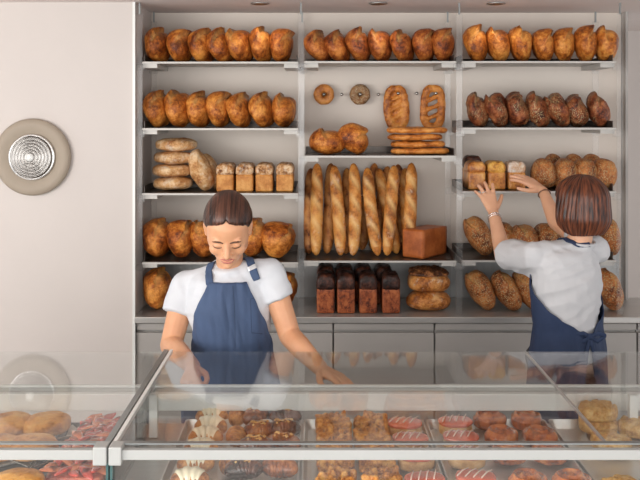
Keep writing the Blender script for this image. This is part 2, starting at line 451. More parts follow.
# ------------------------------------------------------------------ shelving
SY0, SY1 = 4.25, 4.60
unit = empty('bread_shelving', (.3, 4.45, .935)); tag(unit, 'wall of clear acrylic bread shelving with metal shelves above steel worktop', 'shelving')
ux, uy, uz = unit.location
BAYS = {'left': (-.827, -.090, [61.5, 128, 193, 262]), 'middle': (-.053, .667, [61, 155.5, 260.5]), 'right': (.703, 1.43, [61, 127.5, 191, 260])}
ZS = {}
bot_front = .937
for px in (140.5, 301, 458.5, 618.5):
    x = XZ(px, 4.26)
    for (ya, yb) in ((4.232, 4.246), (4.604, 4.618)):
        p = box('upright', x-.015-ux, x+.015-ux, ya-uy, yb-uy, bot_front-uz, 2.375-uz, M['acrylic'], unit, bev=.003)
        box('ceiling_rod', x-.004-ux, x+.004-ux, ya+.003-uy, yb-.003-uy, 2.37-uz, CEIL-uz, M['greyal'], p)
for bay, (xa, xb, rows) in BAYS.items():
    for k, py in enumerate(rows):
        z = ZZ(py, SY0); ZS[(bay, k)] = z
        bm = bmesh.new()
        add_box(bm, xa-.004-ux, xb+.004-ux, SY0-uy, SY1-uy, z-.008-uz, z-.003-uz)
        add_box(bm, xa-.004-ux, xb+.004-ux, SY0-.003-uy, SY0+.001-uy, z-.010-uz, z-.001-uz)
        s = link('shelf', bm_mesh(bm), M['shelf'], unit)
        for xx in (xa+.03, xb-.03):
            box('side_support', xx-.034-ux, xx+.034-ux, SY0+.02-uy, SY1-.02-uy, z-.030-uz, z-.009-uz, M['shelf'], s)
            for yy in (SY0-.004, SY1-.02):
                x2 = xa-.012 if xx < (xa+xb)/2 else xb+.012
                box('bracket', x2-.02-ux, x2+.02-ux, yy-uy, yy+.022-uy, z-.044-uz, z-.012-uz, M['acrylic'], s, bev=.002)
        # dark sheet tray lying on the shelf
        bm = bmesh.new(); t = .003
        add_box(bm, xa, xb, SY0+.006, SY1-.006, z-.0025, z)
        for (p, q) in ((xa, xa+t), (xb-t, xb)):
            add_box(bm, p, q, SY0+.03, SY1-.006, z, z+.032)
        add_box(bm, xa, xb, SY1-.009, SY1-.006, z, z+.032)
        ZZt = z
        tr = link('sheet_tray', bm_mesh(bm), M['darktray'])
        nm = ['top shelf', 'second shelf', 'third shelf', 'fourth shelf'][k] if bay != 'middle' else ['top shelf', 'second shelf', 'baguette shelf'][k]
        tag(tr, 'dark metal sheet tray on the %s of the %s bay' % (nm, bay), 'tray', 'dark sheet trays on the shelves')
WZ = .936

# ------------------------------------------------------------------ breads
def loaf_mesh(seed, rx=.066, ry=.105, rz=.084, th0=.35, egg=.14, ear=.13, rough=.006, ex=.85, ez=.9):
    def fn(d):
        p = Vector((rx*sp(d.x, ex)*(1+egg*d.z), ry*sp(d.y, .85), rz*sp(d.z, ez)))
        th = math.atan2(d.x, d.z)
        a = th-(th0+.25*nz(d*1.7, seed))
        if a > PI: a -= 2*PI
        if a < -PI: a += 2*PI
        side = math.sqrt(d.x*d.x+d.z*d.z)
        amp = min(1, side*2.2)
        if a < 0: h = ear*math.exp(a/.55); s = 0
        else:
            h = -ear*.55*math.exp(-a/.45); s = .85*math.exp(-a/.30)*amp
        p *= 1+h*amp
        p += d*(nz(p*16, seed)*rough+nz(p*42, seed+3)*rough*.4)
        return p, s*(.6+.8*abs(nz(p*30, seed+9)))
    return blob(fn, 5)
LM = {}
LM['std'] = [loaf_mesh(i, rx=.0555, rz=.083, ear=.22, th0=t, egg=e+.10) for i, (t, e) in enumerate([(.35,.16), (.7,.14), (-.25,.12), (.5,.2), (.1,.15)])]
LM['big'] = [loaf_mesh(20+i, rx=.068, rz=.098, ry=.11, th0=t, egg=.25, ear=.12, rough=.008) for i, t in enumerate([.2, .6, -.3])]
LM['twist'] = [loaf_mesh(40+i, rx=.050, rz=.082, ry=.10, th0=t, egg=.05, ear=.20, rough=.012) for i, t in enumerate([.2, .8, -.5])]
LM['boule'] = [loaf_mesh(60+i, rx=.088, rz=.062, ry=.08, th0=t, egg=-.1, ear=.22, rough=.005) for i, t in enumerate([-.3, .25])]
LM['seedlong'] = [loaf_mesh(70+i, rx=.056, rz=.108, ry=.10, th0=t, egg=.12, ear=.08, rough=.005) for i, t in enumerate([-.3, .4])]
LM['seedround'] = [loaf_mesh(80+i, rx=.072, rz=.055, ry=.10, th0=t, egg=-.05, ear=.05, rough=.004) for i, t in enumerate([.3, -.4])]
LM['pale'] = [loaf_mesh(90+i, rx=.096, rz=.031, ry=.10, th0=t, egg=-.03, ear=.05, rough=.006, ex=.8, ez=.62) for i, t in enumerate([.3, -.6, .9])]
LM['lean'] = [loaf_mesh(95+i, rx=.048, rz=.100, ry=.09, th0=t, egg=0, ear=.10, rough=.006) for i, t in enumerate([.4, -.4])]
mats_for = {}
def with_mat(me, mat):
    key = (me.name, mat.name)
    if key not in mats_for:
        c = me.copy(); c.materials.clear(); c.materials.append(mat); mats_for[key] = c
    return mats_for[key]
def put_loaf(name, me, mat, px, z, Y=4.40, tilt=0, sc=1, rz=0, label='', group=None, cat='bread', rx=0):
    o = link(name, with_mat(me, mat))
    rest(o, XZ(px, Y), Y+.01, z, (rx, tilt, rz), sc)
    tag(o, label, cat, group); return o
def row(kind, mat, bay, k, xs, tilts, adj, name='crusty_loaf', sc=1.0, z=None, Y=4.40, where=None):
    z = ZS[(bay, k)]+.0005 if z is None else z
    n = len(xs)
    nn = {7:'seven', 6:'six', 5:'five', 4:'four', 3:'three', 2:'two'}.get(n, str(n))
    w = where or ('%s of the %s bay' % (['top shelf', 'second shelf', 'third shelf', 'fourth shelf'][k], bay))
    for i, px in enumerate(xs):
        s = sc*random.uniform(.97, 1.03)
        put_loaf(name, LM[kind][(i*2+k+len(bay)) % len(LM[kind])], mat, px, z, Y, math.radians(tilts[i % len(tilts)]*1.35), (s, 1, s*random.uniform(.97, 1.04)),
                 -.22+random.uniform(-.10, .10), '%s from left of %s %s, %s' % (ORD[i], nn, adj, w), '%s on %s' % (adj, w))
row('std', M['c_gold'], 'left', 0, [158,180,202,220.5,240,261,282], [-2,-4,-8,-14,-12,-6,2], 'brown crusty loaves')
row('std', M['c_brown'], 'middle', 0, [318,337,358,380,402,424,443], [-24,-20,-12,-8,-14,-4,-2], 'brown crusty loaves', sc=(.97))
row('std', M['c_orange'], 'right', 0, [476,498,520,543,564,586,606], [-6,-8,-8,-6,-2,0,2], 'golden crusty loaves')
row('std', M['c_orange'], 'left', 1, [157,179,199.5,218.5,239,262,284], [-6,-4,-2,-4,-10,-8,2], 'golden crusty loaves')
row('twist', M['c_dark'], 'right', 1, [477,496,517,537.5,557,577,598], [-12,-10,-14,-16,-18,-16,-14], 'dark knobbly loaves', name='dark_loaf', sc=1.0)

# pale floury loaves
z = ZS[('left', 2)]+.0005
for i, (px, w) in enumerate([(173, 1.0), (172, .98), (173.5, .93), (176, .98)]):
    o = put_loaf('floury_loaf', LM['pale'][i % 3], M['c_floury'], px, z, 4.40, 0, (w, 1, 1), .4*i,
             'pale floury flat loaf, %s in the stack of four' % ['bottom', 'second from bottom', 'third from bottom', 'topmost'][i], 'stacked pale floury loaves')
    me = vcache(o.data); z += (me[:, 2].max()-me[:, 2].min())-.0055
z = ZS[('left', 2)]+.0005
put_loaf('floury_loaf', LM['lean'][0], M['c_floury'], 201, z, 4.37, math.radians(-20), (1.05, 1, 1.02), 0, 'pale floury loaf leaning against the stack of four', 'leaning pale floury loaves')
put_loaf('floury_loaf', LM['lean'][1], M['c_floury'], 210, z, 4.46, math.radians(-27), (.9, 1, .95), 0, 'pale floury loaf leaning just behind another, right of the stack', 'leaning pale floury loaves')

# tin loaves
def dome(h, w, amt, rough=0, seed=0):
    def fn(c):
        if c.z > h*.6:
            k = (c.z-h*.6)/(h*.4)
            c = Vector((c.x*(1+.06*k), c.y, c.z+amt*k*(1-(2*c.x/w)**2*.8)+rough*nz(c*60, seed)*k))
        c += Vector((nz(c*20, seed), nz(c*22, seed+1), 0))*.002
        return c
    return fn
tin_side = rbox(.084, .17, .085, .008, 12)
tin_top = rbox(.088, .174, .045, .018, 14, dome(.045, .088, .014, .006, 3))
def tin(px, z, Y, sidem, topm, label, group, name='tin_loaf', sc=(1,1,1), topname='top_crust', toph=.078):
    o = link(name, with_mat(tin_side, sidem)); t = link(topname, with_mat(tin_top, topm), None, o); t.location = (0,0,toph)
    tag(o, label, 'bread', group); o.scale = sc
    o.location = (XZ(px, Y), Y+.05, z); return o
for i, px in enumerate([225.5, 245, 264.5, 285]):
    tin(px, ZS[('left', 2)]+.0005, 4.34, M['c_tin'], M['c_tintop'], '%s from left of four small tin loaves with cracked floury tops' % ORD[i], 'small tin loaves on the third shelf', sc=(1, 1, 1.0))
# fourth shelf left and worktop left
z = ZS[('left', 3)]+.0005
for i, (px, t, Y) in enumerate([(157, -4, 4.38), (181, -8, 4.37), (203, -10, 4.38), (253, 4, 4.40), (278, 6, 4.38)]):
    put_loaf('large_loaf', LM['big'][i % 3], M['c_gold'], px, z, Y, math.radians(t), (1.0 if i < 4 else 1.2, 1, .92 if i < 4 else .88), 0,
             ['large crusty loaf at the left end of the fourth shelf', 'large crusty loaf, second from left on the fourth shelf', 'large crusty loaf partly behind the hair, left of the bowed head', 'large crusty loaf just right of the bowed head', 'large round crusty loaf at the right end of the fourth shelf'][i], 'large loaves on the fourth shelf, left bay')
put_loaf('large_loaf', LM['big'][0], M['c_orange'], 157, WZ, 4.36, math.radians(-5), (.95, 1, .97), 0, 'large loaf standing on the worktop beside the left wall', 'large loaves on the worktop')
put_loaf('large_loaf', LM['big'][1], M['c_gold'], 283, WZ, 4.38, math.radians(4), (1, 1, .9), 0, 'large loaf on worktop, half hidden behind the denim apron woman', 'large loaves on the worktop')

# middle second shelf
z = ZS[('middle', 1)]+.0005
put_loaf('round_loaf', LM['boule'][0], M['c_gold'], 327, z, 4.38, math.radians(2), (1.0, 1, .95), 0, 'round crusty loaf lying flat with a pointed ear on its left', 'round loaves under the bagels')
put_loaf('round_loaf', LM['boule'][1], M['c_gold'], 353, z, 4.37, math.radians(38), (.92, .95, 1.05), 0, 'round crusty loaf tipped up with a pointed ear on top', 'round loaves under the bagels')
# flatbreads: ladder shaped
def flat_mesh(seed, W=.122, H=.225, r=.0185, holes=True):
    rnd = random.Random(seed); bm = bmesh.new()
    loop = []
    for k in range(14):
        a = 2*PI*k/14
        loop.append((Vector(((W/2-r)*sp(math.cos(a), .7), rnd.uniform(-.002, .002), (H/2-r)*sp(math.sin(a), .7))), (r*rnd.uniform(.95, 1.15), r*.75, r*rnd.uniform(.95, 1.1))))
    chain(bm, loop+[loop[0]], 10)
    for q in (-.045, .0, .045):
        chain(bm, [(Vector((-W/2+r, 0, q-.022)), (r*.7, r*.7, r*.55)), (Vector((W/2-r, 0, q+.022)), (r*.7, r*.7, r*.55))], 10)
    if not holes:
        hull(bm, sph((0,0,-.05), (.03,.004,.04))+sph((0,0,.05), (.03,.004,.04)))
    return remesh(bm, .004, 2, .5, lambda c, n: .003*nz(c*40, seed))
fm1 = flat_mesh(1, holes=False); fm2 = flat_mesh(2); 
flats = []
bp = 4.645
for i, (px, me) in enumerate([(396.5, fm1), (433, fm2)]):
    o = link('flatbread', with_mat(me, M['c_flat']))
    rest(o, XZ(px, 4.61), 4.615, ZZ(130.5, 4.60), (0, math.radians(2 if i else -3), 0), (1.1, 1, 1.07))
    tag(o, ['orange-brown slashed flatbread hanging on the left of two pegs', 'orange-brown ladder flatbread with open slits hanging on the right peg'][i], 'bread', 'flatbreads hanging on pegs')
z = ZS[('middle', 1)]+.0005
for i in range(4):
    o = link('flatbread', with_mat([fm1, fm2][i % 2], M['c_flat']))
    rest(o, XZ([419, 417, 414, 416][i], 4.40), 4.37, z, (PI/2, 0, PI/2+random.uniform(-.1, .1)), ([1.2, 1.15, 1.2, 1.2][i], 1.12, [1.3, 1.2, 1.22, 1.34][i]))
    z += .034
    tag(o, 'golden flatbread lying flat, %s in the stack of four' % ['bottom', 'second from bottom', 'third from bottom', 'topmost'][i], 'bread', 'stacked golden flatbreads')
def torus_mesh(R, r, seed):
    pts = []
    bm = bmesh.new(); n, m = 40, 20; rings = []
    for i in range(n):
        a = 2*PI*i/n; ring = []
        for j in range(m):
            b = 2*PI*j/m
            rr = R+r*math.cos(b)
            p = Vector((rr*math.cos(a), r*.8*math.sin(b), rr*math.sin(a)))
            p += p.normalized()*.003*nz(p*40, seed); ring.append(bm.verts.new(p))
        rings.append(ring)
    for i in range(n):
        for j in range(m): bm.faces.new((rings[i][j], rings[i][(j+1) % m], rings[(i+1) % n][(j+1) % m], rings[(i+1) % n][j]))
    return bm_mesh(bm, smooth=True)
bg = torus_mesh(.031, .0225, 4)
for i, (px, mt) in enumerate([(324, 'c_bagel'), (360, 'c_sesame')]):
    o = link('bagel', with_mat(bg, M[mt])); o.location = (XZ(px, 4.61), 4.612, ZZ(94.5, 4.61))
    o.scale = (1, 1, 1.02)
    tag(o, ['plain glossy orange-brown bagel hanging on a peg', 'seed-covered bagel hanging on a peg'][i], 'bread', 'bagels hanging on pegs')
def peg(px, py, label, r=.008, mat='peg', l=.10, tilt=0):
    o = link('wall_peg', lathe([(.0001,0),(r*.6,0),(r*.6,l-.012),(r,l-.010),(r,l-.002),(.0001,l)], 16, 'Y'), M[mat])
    o.location = (XZ(px, 4.6), 4.659, ZZ(py, 4.6)); o.rotation_euler = (tilt, 0, tilt)
    tag(o, label, 'peg', 'pegs in the backing panel')
for px, lb in [(324, 'steel peg through the plain bagel'), (341.5, 'bare steel peg between the two bagels'), (360, 'steel peg through the seeded bagel'), (378, 'bare steel peg between seeded bagel and flatbreads'), (397.5, 'steel peg through the left hanging flatbread'), (416, 'bare steel peg between the two hanging flatbreads'), (435, 'steel peg through the right hanging flatbread')]:
    peg(px, 94.5 if px < 390 else 93.5, lb)
for k, px in enumerate([325, 343, 361.5, 380, 398.5]):
    peg(px, 194.5, 'steel peg in the baguette row, %s from left' % ORD[k], l=.115)
peg(414, 191, 'dark wooden peg at the right end of the baguette row', .006, 'twig', .14)

# baguettes
def bag_mesh(seed, Ln=.43, r=.032):
    n, m = 70, 22; bm = bmesh.new(); rings = []; vals = []
    bend = .010*nz((seed, 0, 0), 2)
    for i in range(n+1):
        t = i/n; u = 2*t-1
        rad = r*max(.0, 1-abs(u)**7)**.55
        rad = max(rad, .001)
        rad *= 1-.12*abs(u)**1.5
        ring = []
        for j in range(m):
            a = 2*PI*j/m
            ph = (t*4.3+math.cos(a)*.42) % 1.0   # slanting slashes on the front
            front = max(0, -math.sin(a))
            cut = front*(1 if abs(u) < .82 else 0)
            hgt = (.16*math.exp(-((ph-.12)/.10)**2)-.10*math.exp(-((ph-.36)/.15)**2))*cut
            s = math.exp(-((ph-.38)/.20)**2)*cut*.9
            rr = rad*(1+hgt)
            p = Vector((rr*math.cos(a)+bend*math.cos(u*PI/2)*1.5, rr*.95*math.sin(a), t*Ln))
            p += Vector((math.cos(a), math.sin(a), 0))*.002*nz(p*30, seed)
            ring.append(bm.verts.new(p)); vals.append(s)
        rings.append(ring)
    for a, b in zip(rings[:-1], rings[1:]):
        for k in range(m): bm.faces.new((a[k], a[(k+1) % m], b[(k+1) % m], b[k]))
    bm.faces.new(rings[0]); bm.faces.new(list(reversed(rings[-1])))
    me = bm_mesh(bm, smooth=True); set_score(me, vals); return me
bags = [bag_mesh(s) for s in (1, 2, 3, 4)]
BG = [ # top px, bottom px, top y, row, dark
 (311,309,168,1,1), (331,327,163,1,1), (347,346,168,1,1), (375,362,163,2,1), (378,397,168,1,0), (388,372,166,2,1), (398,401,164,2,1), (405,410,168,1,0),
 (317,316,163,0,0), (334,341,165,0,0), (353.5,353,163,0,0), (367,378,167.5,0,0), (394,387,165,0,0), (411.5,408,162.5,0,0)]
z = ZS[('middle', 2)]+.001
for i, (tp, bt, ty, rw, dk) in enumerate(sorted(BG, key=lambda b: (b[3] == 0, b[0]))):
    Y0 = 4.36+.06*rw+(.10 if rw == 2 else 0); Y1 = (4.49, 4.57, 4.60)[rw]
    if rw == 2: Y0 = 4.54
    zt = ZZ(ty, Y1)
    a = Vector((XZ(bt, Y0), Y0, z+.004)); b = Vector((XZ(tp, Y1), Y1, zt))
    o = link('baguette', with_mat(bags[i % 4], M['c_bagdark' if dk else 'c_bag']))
    d = (b-a); o.rotation_mode = 'QUATERNION'
    q = d.to_track_quat('Z', 'Y'); o.rotation_quaternion = q
    # keep slashes facing the viewer
    yaxis = q @ Vector((0,1,0)); o.rotation_quaternion = q @ Euler((0,0,math.atan2(-(q @ Vector((1,0,0))).y, yaxis.y) if True else 0)).to_quaternion()
    o.scale = (1.0, 1.0, d.length/.43); o.location = a
    if rw == 0:
        k = [316,341,353,378,387,408].index(bt); lb = '%s from left of six golden slashed baguettes in the front row' % ORD[k]
    else:
        k = [327,309,346,362,397,372,401,410]
        lbs = {309:'dark baguette standing behind the leftmost front baguette', 327:'dark baguette in the gap right of the leftmost front baguette', 346:'dark baguette in the gap before the third front baguette', 362:'dark baguette peeping out behind the fourth front baguette', 397:'slanting golden baguette crossing behind the fifth front baguette', 372:'dark baguette standing behind the fifth front baguette', 401:'dark baguette at the back, between the last two front baguettes', 410:'golden baguette behind the rightmost front baguette'}
        lb = lbs[bt]
    tag(o, lb, 'bread', 'baguettes standing on the shelf')
# pullman loaf, angled
o = link('pullman_loaf', rbox(.118, .235, .138, .006, 10, lambda c: c+Vector((nz(c*14, 1), nz(c*14, 2), nz(c*14, 3)))*.002), M['c_pull'])
tag(o, 'large square-edged brown pullman loaf lying angled beside the baguettes', 'bread')
rest(o, XZ(425.5, 4.38), 4.40, z, (0, 0, math.radians(-38)))

# worktop middle: dark fruit loaves, boules
for r_, (xs, Y) in enumerate([([325.5, 344.5, 363.5, 384], 4.50), ([325.5, 346, 368, 391], 4.29)]):
    for i, px in enumerate(xs):
        tin(px, WZ, Y, M['c_cake'], M['c_caketop'], '%s from left of four dark-topped fruit loaves in the %s row' % (ORD[i], ['back', 'front'][r_]), 'dark-topped fruit loaves on the worktop', name='fruit_loaf', sc=(1.02, .85, 1.42), toph=.073)
b1 = loaf_mesh(120, rx=.108, rz=.047, ry=.10, th0=.2, egg=-.1, ear=.03, rough=.006)
b2 = loaf_mesh(121, rx=.105, rz=.054, ry=.10, th0=.2, egg=-.1, ear=.04, rough=.008)
o1 = put_loaf('large_boule', b1, M['c_boule'], 428.5, WZ, 4.36, 0, 1, 0, 'large golden boule at the bottom of the stack of two', 'stacked large boules')
o2 = put_loaf('large_boule', b2, M['c_boule'], 428.5, WZ+.086, 4.36, 0, 1, 0, 'large boule with burnt dark top stacked on another boule', 'stacked large boules')
def capfn(d):
    dd = Vector((d.x, d.y, abs(d.z)))
    k = 1.0 if d.z > 0 else 0
    p = Vector((.098*sp(dd.x, .85), .095*sp(dd.y, .85), .036*dd.z*k+.0))
    p += d*(.010*nz(p*30, 5)+.006*nz(p*70, 8))
    return p, 0
cap = link('dark_crust', blob(capfn, 5), M['c_bouletop'], o2); cap.location = (0, 0, .034)
tag(cap, 'burnt dark brown top crust')

# right third shelf: brioches and seeded loaves
z = ZS[('right', 2)]+.0005
for i, (px, tm) in enumerate([(476.5, 'c_brio'), (496.5, 'yellow'), (516.5, 'sugar')]):
    tin(px, z, 4.34, M['c_brio'], M[tm], ['small glossy brioche with brown top under the ringed hand', 'small brioche with yellow custard top, middle of three', 'small brioche with white sugared top touched by fingertips'][i], 'small brioches on the third shelf', name='brioche', sc=(1, .8, 1.0), toph=.078)
tin(473.5, z, 4.45, M['c_brio'], M['c_caketop'], 'brioche with dark top behind the leftmost brioche', 'small brioches on the third shelf', name='brioche', sc=(1, .55, 1.15), toph=.078)
dome_loaf = loaf_mesh(130, rx=.068, rz=.074, ry=.085, th0=.6, egg=-.18, ear=.03, rough=.004, ex=.75)
for i, px in enumerate([553.5, 574, 592]):
    put_loaf('seeded_loaf', dome_loaf, M['c_seed'], px, z, 4.53, 0, (.8, .7, 1.10), .1*i, '%s from left of three seeded loaves in the back row, third shelf right' % ORD[i], 'seeded domed loaves on the third shelf')
for i, px in enumerate([544, 565, 584, 603]):
    put_loaf('seeded_loaf', dome_loaf, M['c_seed'], px, z, 4.36, math.radians([-4, 3, 5, 6][i]), (.87, .9, 1.0), .1*i, '%s from left of four seeded loaves in the front row, third shelf right' % ORD[i], 'seeded domed loaves on the third shelf')
z = ZS[('right', 3)]+.0005
put_loaf('seeded_loaf', LM['seedlong'][0], M['c_seed'], 478.5, z, 4.38, math.radians(-26), (1, 1, .93), 0, 'long seeded loaf tilted diagonally at left end of fourth shelf right', 'seeded loaves on the fourth shelf')
for i, (px, Y) in enumerate([(503, 4.46), (524, 4.40), (547, 4.42)]):
    put_loaf('seeded_loaf', LM['seedround'][i % 2], M['c_seed'], px, z, Y, math.radians(0), (.95, 1, 1.35), 0, ['seeded oval loaf behind the raised forearm', 'pale-seeded oval loaf just right of the raised forearm', 'seeded oval loaf just left of the auburn bob', 'seeded oval loaf hidden behind the auburn bob'][i], 'seeded loaves on the fourth shelf')
put_loaf('seeded_loaf', LM['seedlong'][1], M['c_seed'], 607, z, 4.38, math.radians(-14), (1, 1, .93), 0, 'seeded loaf at right end of fourth shelf behind the shoulder', 'seeded loaves on the fourth shelf')
for i, (px, t) in enumerate([(480.5, -28), (506, -32), (528, -26), (608.5, -20)]):
    put_loaf('seeded_loaf', LM['seedlong'][i % 2], M['c_seed'], px, WZ, 4.35, math.radians(t), (1.02, 1, .93), 0, ['seeded loaf leaning left on the worktop, first of its row', 'seeded loaf leaning left on the worktop, second of its row', 'seeded loaf on the worktop beside the navy apron', 'seeded loaf on the worktop right of the woman at shelves'][i], 'seeded loaves leaning on the worktop')

# ------------------------------------------------------------------ display cases
GZ = 1.128
def case(name, xa, xb, panels, label, inner_side, trim_mat, upx):
    c = empty(name, ((xa+xb)/2, 2.3, 0)); tag(c, label, 'display case'); cx, cy = (xa+xb)/2, 2.3
    B = lambda n, x0, x1, y0, y1, z0, z1, m, par=c, bev=0: box(n, x0-cx, x1-cx, y0-cy, y1-cy, z0, z1, m, par, bev)
    B('case_body', xa, xb, 2.05, 2.60, .10, .985, M['steel2'])
    B('plinth', xa+.02, xb-.02, 2.10, 2.56, 0, .10, M['dark'])
    B('deck', xa, xb, 2.04, 2.56, .988, 1.002, M['steel'])
    for (p, q) in panels: B('top_glass', p, q, 2.037, 2.84, GZ, GZ+.006, M['glass'])
    B('front_glass', xa+.008, xb, 2.040, 2.046, .93, GZ-.002, M['glass'])
    B('front_rail', xa, xb, 2.018, 2.036, 1.106, 1.129, M['rail'], bev=.002)
    B('rail_channel', xa, xb, 2.037, 2.052, GZ+.0065, GZ+.0095, M['greyal'])
    B('rear_rail', xa+.006, xb, 2.505, 2.525, 1.056, 1.104, M['white'], bev=.002)
    B('rear_ledge', xa+.006, xb, 2.526, 2.572, 1.096, 1.104, M['railtop'])
    B('rear_bead', xa+.006, xb, 2.560, 2.572, 1.105, 1.111, M['white'])
    return c, B
mc, B = case('display_case', -.470, 1.5, [(-.460, .668), (.672, 1.5)], 'long main glass display case holding pastry trays in the foreground', 1, 'white', 0)
B('side_trim', -.4695, -.4605, 2.05, 2.86, GZ-.004, GZ+.008, M['white'])
B('side_glass', -.4695, -.4635, 2.05, 2.50, 1.004, GZ-.006, M['glass'])
B('glass_edge', -.4698, -.4640, 2.026, 2.049, .93, 1.102, M['gedge'])
B('corner_clamp', -.4695, -.440, 2.008, 2.050, 1.097, 1.139, M['rail'], bev=.003)
B('upright', -.458, -.436, 2.44, 2.46, 1.004, 1.120, M['white'])
B('upright', .862, .884, 2.44, 2.46, 1.004, 1.120, M['white'])
B('glass_joint', .6670, .6725, 2.053, 2.84, GZ, GZ+.007, M['railtop'])
lc, B = case('display_case', -1.75, -.473, [(-1.75, -.489)], 'left glass display case holding round buns and red fruit tart', -1, 'grey', 0)
B('side_trim', -.4885, -.4735, 2.05, 2.86, GZ-.004, GZ+.008, M['greyal'])
B('side_glass', -.4790, -.4735, 2.05, 2.50, 1.004, GZ-.006, M['glass'])
B('glass_edge', -.4790, -.4732, 2.026, 2.049, .93, 1.102, M['gedge'])
B('corner_clamp', -.505, -.4735, 2.008, 2.050, 1.097, 1.139, M['rail'], bev=.003)

def tray(xa, xb, ya, yb, zb, rim, mat, label):
    bm = bmesh.new()
    w, d = (xb-xa)/2, (yb-ya)/2
    prof = [(w-.022, d-.022, .004, ), (w-.012, d-.012, .006), (w-.004, d-.004, rim), (w, d, rim), (w, d, rim-.004), (w-.003, d-.003, rim-.004), (w-.014, d-.014, 0), (.02, .02, 0)]
    rings = []
    def rr(w, d, z, r=.012, n=4):
        pts = []
        for sx, sy, a0 in ((1,1,0), (-1,1,PI/2), (-1,-1,PI), (1,-1,1.5*PI)):
            for k in range(n+1):
                a = a0+PI/2*k/n
                pts.append(bm.verts.new((sx*(w-r)+r*math.cos(a), sy*(d-r)+r*math.sin(a), z)))
        return pts
    rings = [rr(*p) for p in prof]
    for a, b in zip(rings[:-1], rings[1:]):
        m = len(a)
        for k in range(m): bm.faces.new((a[k], a[(k+1) % m], b[(k+1) % m], b[k]))
    bm.faces.new(rings[0]); bm.faces.new(list(reversed(rings[-1])))
    o = link('pastry_tray', bm_mesh(bm), mat); o.location = ((xa+xb)/2, (ya+yb)/2, zb)
    tag(o, label, 'tray', 'trays inside the display cases'); return o
TZ = 1.0035
tray(-.366, -.040, 2.07, 2.505, TZ, .030, M['traymetal'], 'aluminium tray holding iced and chocolate croissants')
tray(-.034, .302, 2.07, 2.505, TZ, .030, M['traymetal'], 'aluminium tray holding crumble squares and pink doughnuts')
tray(.308, .643, 2.07, 2.505, TZ, .030, M['traymetal'], 'aluminium tray holding pink doughnuts and caramel swirl buns')
tray(.652, 1.02, 2.07, 2.505, TZ, .030, M['traymetal'], 'aluminium tray holding round crumble-topped pastries at right')
tray(-.700, -.490, 2.07, 2.500, TZ, .022, M['slate'], 'dark slate-grey tray under the red fruit tart')
tray(-1.10, -.706, 2.07, 2.500, TZ, .022, M['slate'], 'dark slate-grey tray under the round buns')
PZ = TZ+.0075

# crumble squares
def crumb_sq(seed):
    bm = bmesh.new(); rnd = random.Random(seed)
    add_box(bm, -.044, .044, -.046, .046, .0, .030, .006)
    for k in range(60):
        p = Vector((rnd.uniform(-.042, .042), rnd.uniform(-.044, .044), rnd.uniform(.018, .040)))
        hull(bm, sph(p, (rnd.uniform(.006, .012), rnd.uniform(.006, .012), rnd.uniform(.005, .010)), 6))
    return remesh(bm, .0035, 1, .5)
csq = [crumb_sq(1), crumb_sq(2)]
lab = lambda i, j, n, m: '%s, %s' % (['back row', 'second row', 'third row', 'front row'][i], m[j])
for i, py in enumerate([427, 442, 459, 486]):
    for j, px0 in enumerate([332, 369]):
        Y = (CAMZ-1.03)*F/(py-VY); x = [.047, .150][j]
        o = link('crumble_square', with_mat(csq[(i+j) % 2], M['p_crumb'])); rest(o, x+random.uniform(-.003, .003), Y, PZ, (0, 0, random.uniform(-.08, .08)), (1.04, 1, 1.12))
        if i == 0 and j == 1:
            o.location.z += 0
        tag(o, 'golden crumble pastry square, %s, %s column' % (['back row', 'second row from the back', 'third row from the back', 'front row'][i], ['left', 'right'][j]), 'pastry', 'crumble pastry squares')
# pink doughnuts
def squircle(rx, ry, h, seed, ex=.9, top=.5):
    def fn(d):
        p = Vector((rx*sp(d.x, ex), ry*sp(d.y, ex), h/2*sp(d.z, top)+h/2))
        p += d*.0025*nz(p*40, seed); return p, 0
    return blob(fn, 4)
dn_body = squircle(.045, .036, .034, 1); 
dn_glaze = squircle(.0455, .0365, .018, 2, .9, .55)
def drizzle():
    bm = bmesh.new()
    for k in range(4):
        x = -.030+.018*k
        y0, y1 = (-.022, .026)
        a = Vector((x-.010, y0, .0445)); b = Vector((x+.012, y1, .0445))
        cc = [(a, .0016), ((a+b)/2+Vector((0,0,.0035)), .0018), (b, .0014)]
        chain(bm, cc, 6)
    return bm_mesh(bm, smooth=True)
dz = drizzle()
def donut(x, Y, rz, label, z=PZ):
    o = link('glazed_doughnut', with_mat(dn_body, M['p_dough'])); g = link('pink_glaze', with_mat(dn_glaze, M['p_pink']), None, o); g.location = (0,0,.026)
    tag(g, 'shiny pink-red glaze'); w = link('cream_drizzle', with_mat(dz, M['p_cream']), None, o)
    o.rotation_euler = (0, 0, rz); o.location = (x, Y, z); o.scale = (1.03, 1.05, 1)
    tag(o, label, 'doughnut', 'pink glazed doughnuts')
for i, py in enumerate([427, 442.5, 459, 484]):
    Y = (CAMZ-1.035)*F/(py-VY)
    donut(.243+.003*i, Y, .1*(i-1), 'pink glazed doughnut beside crumble squares, %s' % ['back of its column', 'second from the back', 'third from the back', 'front of its column'][i])
    donut(.384-.004*i, Y+.012, .1*(1-i), 'pink glazed doughnut beside caramel buns, %s' % ['back of its column', 'second from the back', 'third from the back', 'front of its column'][i])
